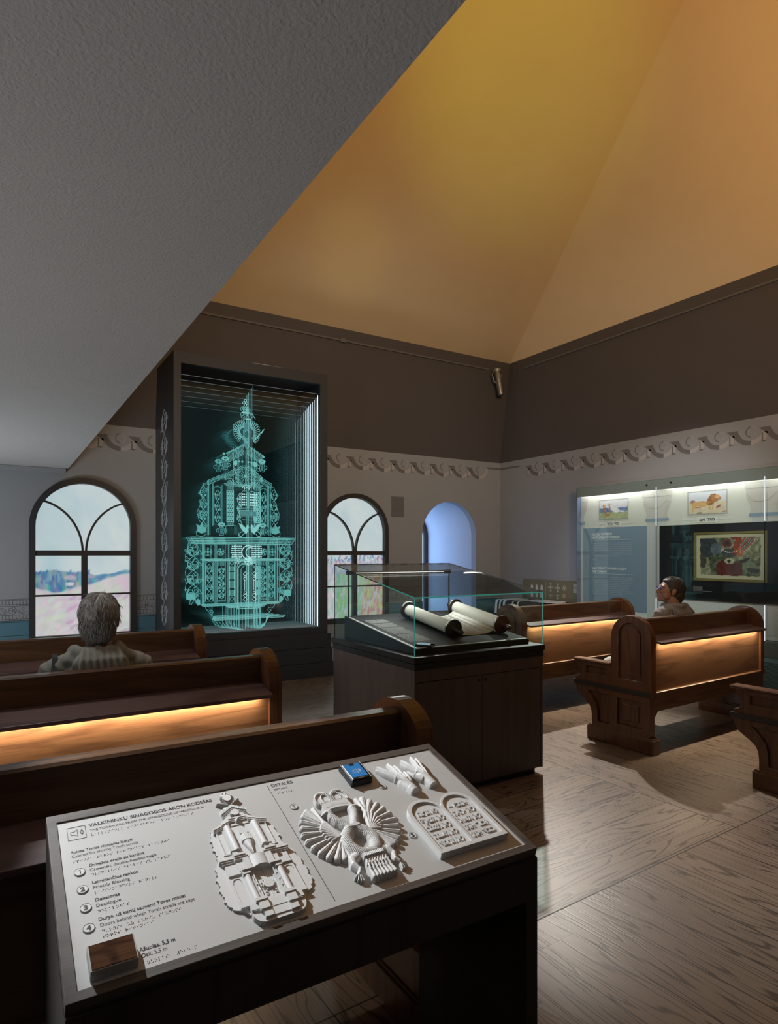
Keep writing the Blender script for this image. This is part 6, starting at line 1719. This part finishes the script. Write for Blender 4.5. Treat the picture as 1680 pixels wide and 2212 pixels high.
        P = [base - nrm * .002, base + dn * L * .35 + nrm * (lift * .6 - .000), base + dn * L * .7 + nrm * (lift - L * L * 1.6), base + dn * L + nrm * (lift - L * L * 3.6)]
        r = rs.uniform(.0007, .0017)
        s.tube([Mh @ p for p in P], [r * .6, r, r * .8, r * .15], 5)
    s.build('hair_locks', hair_mat, cap_, smooth=80)
    e_ = MB()
    for sg in (-1, 1): eb(e_, Mh, (sg * .030, .0835, .006), (.0115, .008, .0065))
    ey = e_.build('eyes', mat('eye_white', (.55, .53, .5), .2), root, smooth=80)
    e_ = MB()
    for sg in (-1, 1): eb(e_, Mh, (sg * .030, .0900, .006), (.0050, .0030, .0050)); n0 = len(e_.v); e_.tube([(sg * .014, .094, .030), (sg * .030, .097, .034), (sg * .046, .088, .029)], [.002, .003, .0015], 6); e_.xf(Mh, n0)
    e_.build('irises_and_brows', mat('dark_brown', (.03, .018, .012), .4), ey, smooth=80)
    root.scale = (1.05, 1.05, 1.05)
    return root, Mh
HOOD = mat('grey_green_fleece', (.30, .30, .26), .95, bump=.5, bscale=160)
KNIT = mat('grey_knit', (.24, .24, .26), .95, bump=1.0, bscale=240)
DARKT = mat('dark_trousers', (.03, .032, .04), .85)
def hairmat(name, a, b):
    m, nt, bs = new_mat(name); tc = N(nt, 'ShaderNodeTexCoord'); mp = N(nt, 'ShaderNodeMapping'); mp.inputs['Scale'].default_value = (150, 150, 22)
    no = N(nt, 'ShaderNodeTexNoise'); no.inputs['Scale'].default_value = 1.0; no.inputs['Detail'].default_value = 3
    mx_ = N(nt, 'ShaderNodeMix', data_type='RGBA'); mx_.inputs['A'].default_value = (*a, 1); mx_.inputs['B'].default_value = (*b, 1)
    nt.links.new(tc.outputs['Object'], mp.inputs[0]); nt.links.new(mp.outputs[0], no.inputs['Vector']); nt.links.new(no.outputs['Fac'], mx_.inputs['Factor']); nt.links.new(mx_.outputs['Result'], bs.inputs['Base Color'])
    bs.inputs['Roughness'].default_value = .55
    bp = N(nt, 'ShaderNodeBump'); bp.inputs['Strength'].default_value = .6; bp.inputs['Distance'].default_value = .004; nt.links.new(no.outputs['Fac'], bp.inputs['Height']); nt.links.new(bp.outputs[0], bs.inputs['Normal'])
    return m
p1, M1 = person((.425, 3.425, -.015), 0.0, radians(-14), radians(0), 'person with short grey hair in a hooded top, seen from behind in the pew', HOOD, DARKT, hairmat('grey_hair', (.16, .15, .14), (.55, .53, .50)), 'hood', hsc=1.01, hx=.012, hz=1.222)
q = MB()
pts = [(-.175, .055, 1.02), (-.178, .0, 1.074), (-.180, -.045, 1.062), (-.19, -.090, 1.0), (-.195, -.115, .90), (-.19, -.12, .75)]
n0 = len(q.v)
for i in range(len(pts)):
    x, y, z = pts[i]; q.v += [(x - .011, y, z + .004), (x + .011, y, z + .006)]
for i in range(len(pts) - 1): q.f.append((2 * i, 2 * i + 1, 2 * i + 3, 2 * i + 2)); q.mi.append(0)
o = q.build('bag_strap', M['black'], p1, fix=False); md = o.modifiers.new('thickness', 'SOLIDIFY'); md.thickness = .003; md.offset = 1
p2, M2 = person((5.20, 3.535, .0), radians(2), radians(56), radians(12), 'person with short dark hair and glasses in a grey knitted top, in profile', KNIT, DARKT, hairmat('dark_brown_hair', (.010, .008, .007), (.055, .045, .038)), 'knit', hsc=1.0, hz=1.198, hy=.02)
q = MB()
for sg in (-1, 1): n0 = len(q.v); q.tube([(sg * .030 + .019 * cos(t), .101 - .004 * abs(cos(t)), .004 + .016 * sin(t)) for t in np.linspace(0, 2 * pi, 17)], .0011, 6); q.tube([(sg * .049, .097, .010), (sg * .072, .05, .012), (sg * .079, .0, .012)], .0012, 6); q.xf(M2, n0)
n0 = len(q.v); q.tube([(-.011, .101, .008), (.011, .101, .008)], .0011, 6); q.xf(M2, n0)
gl = q.build('glasses', M['metal'], p2, smooth=80)
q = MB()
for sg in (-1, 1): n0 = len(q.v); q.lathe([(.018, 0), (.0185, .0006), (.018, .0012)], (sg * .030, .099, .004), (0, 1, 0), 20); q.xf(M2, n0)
q.build('lens', mat('blue_reflection_lens', (.05, .06, .30), .05, spec=1.0), gl, smooth=80)  # blue reflection is put into the lens colour
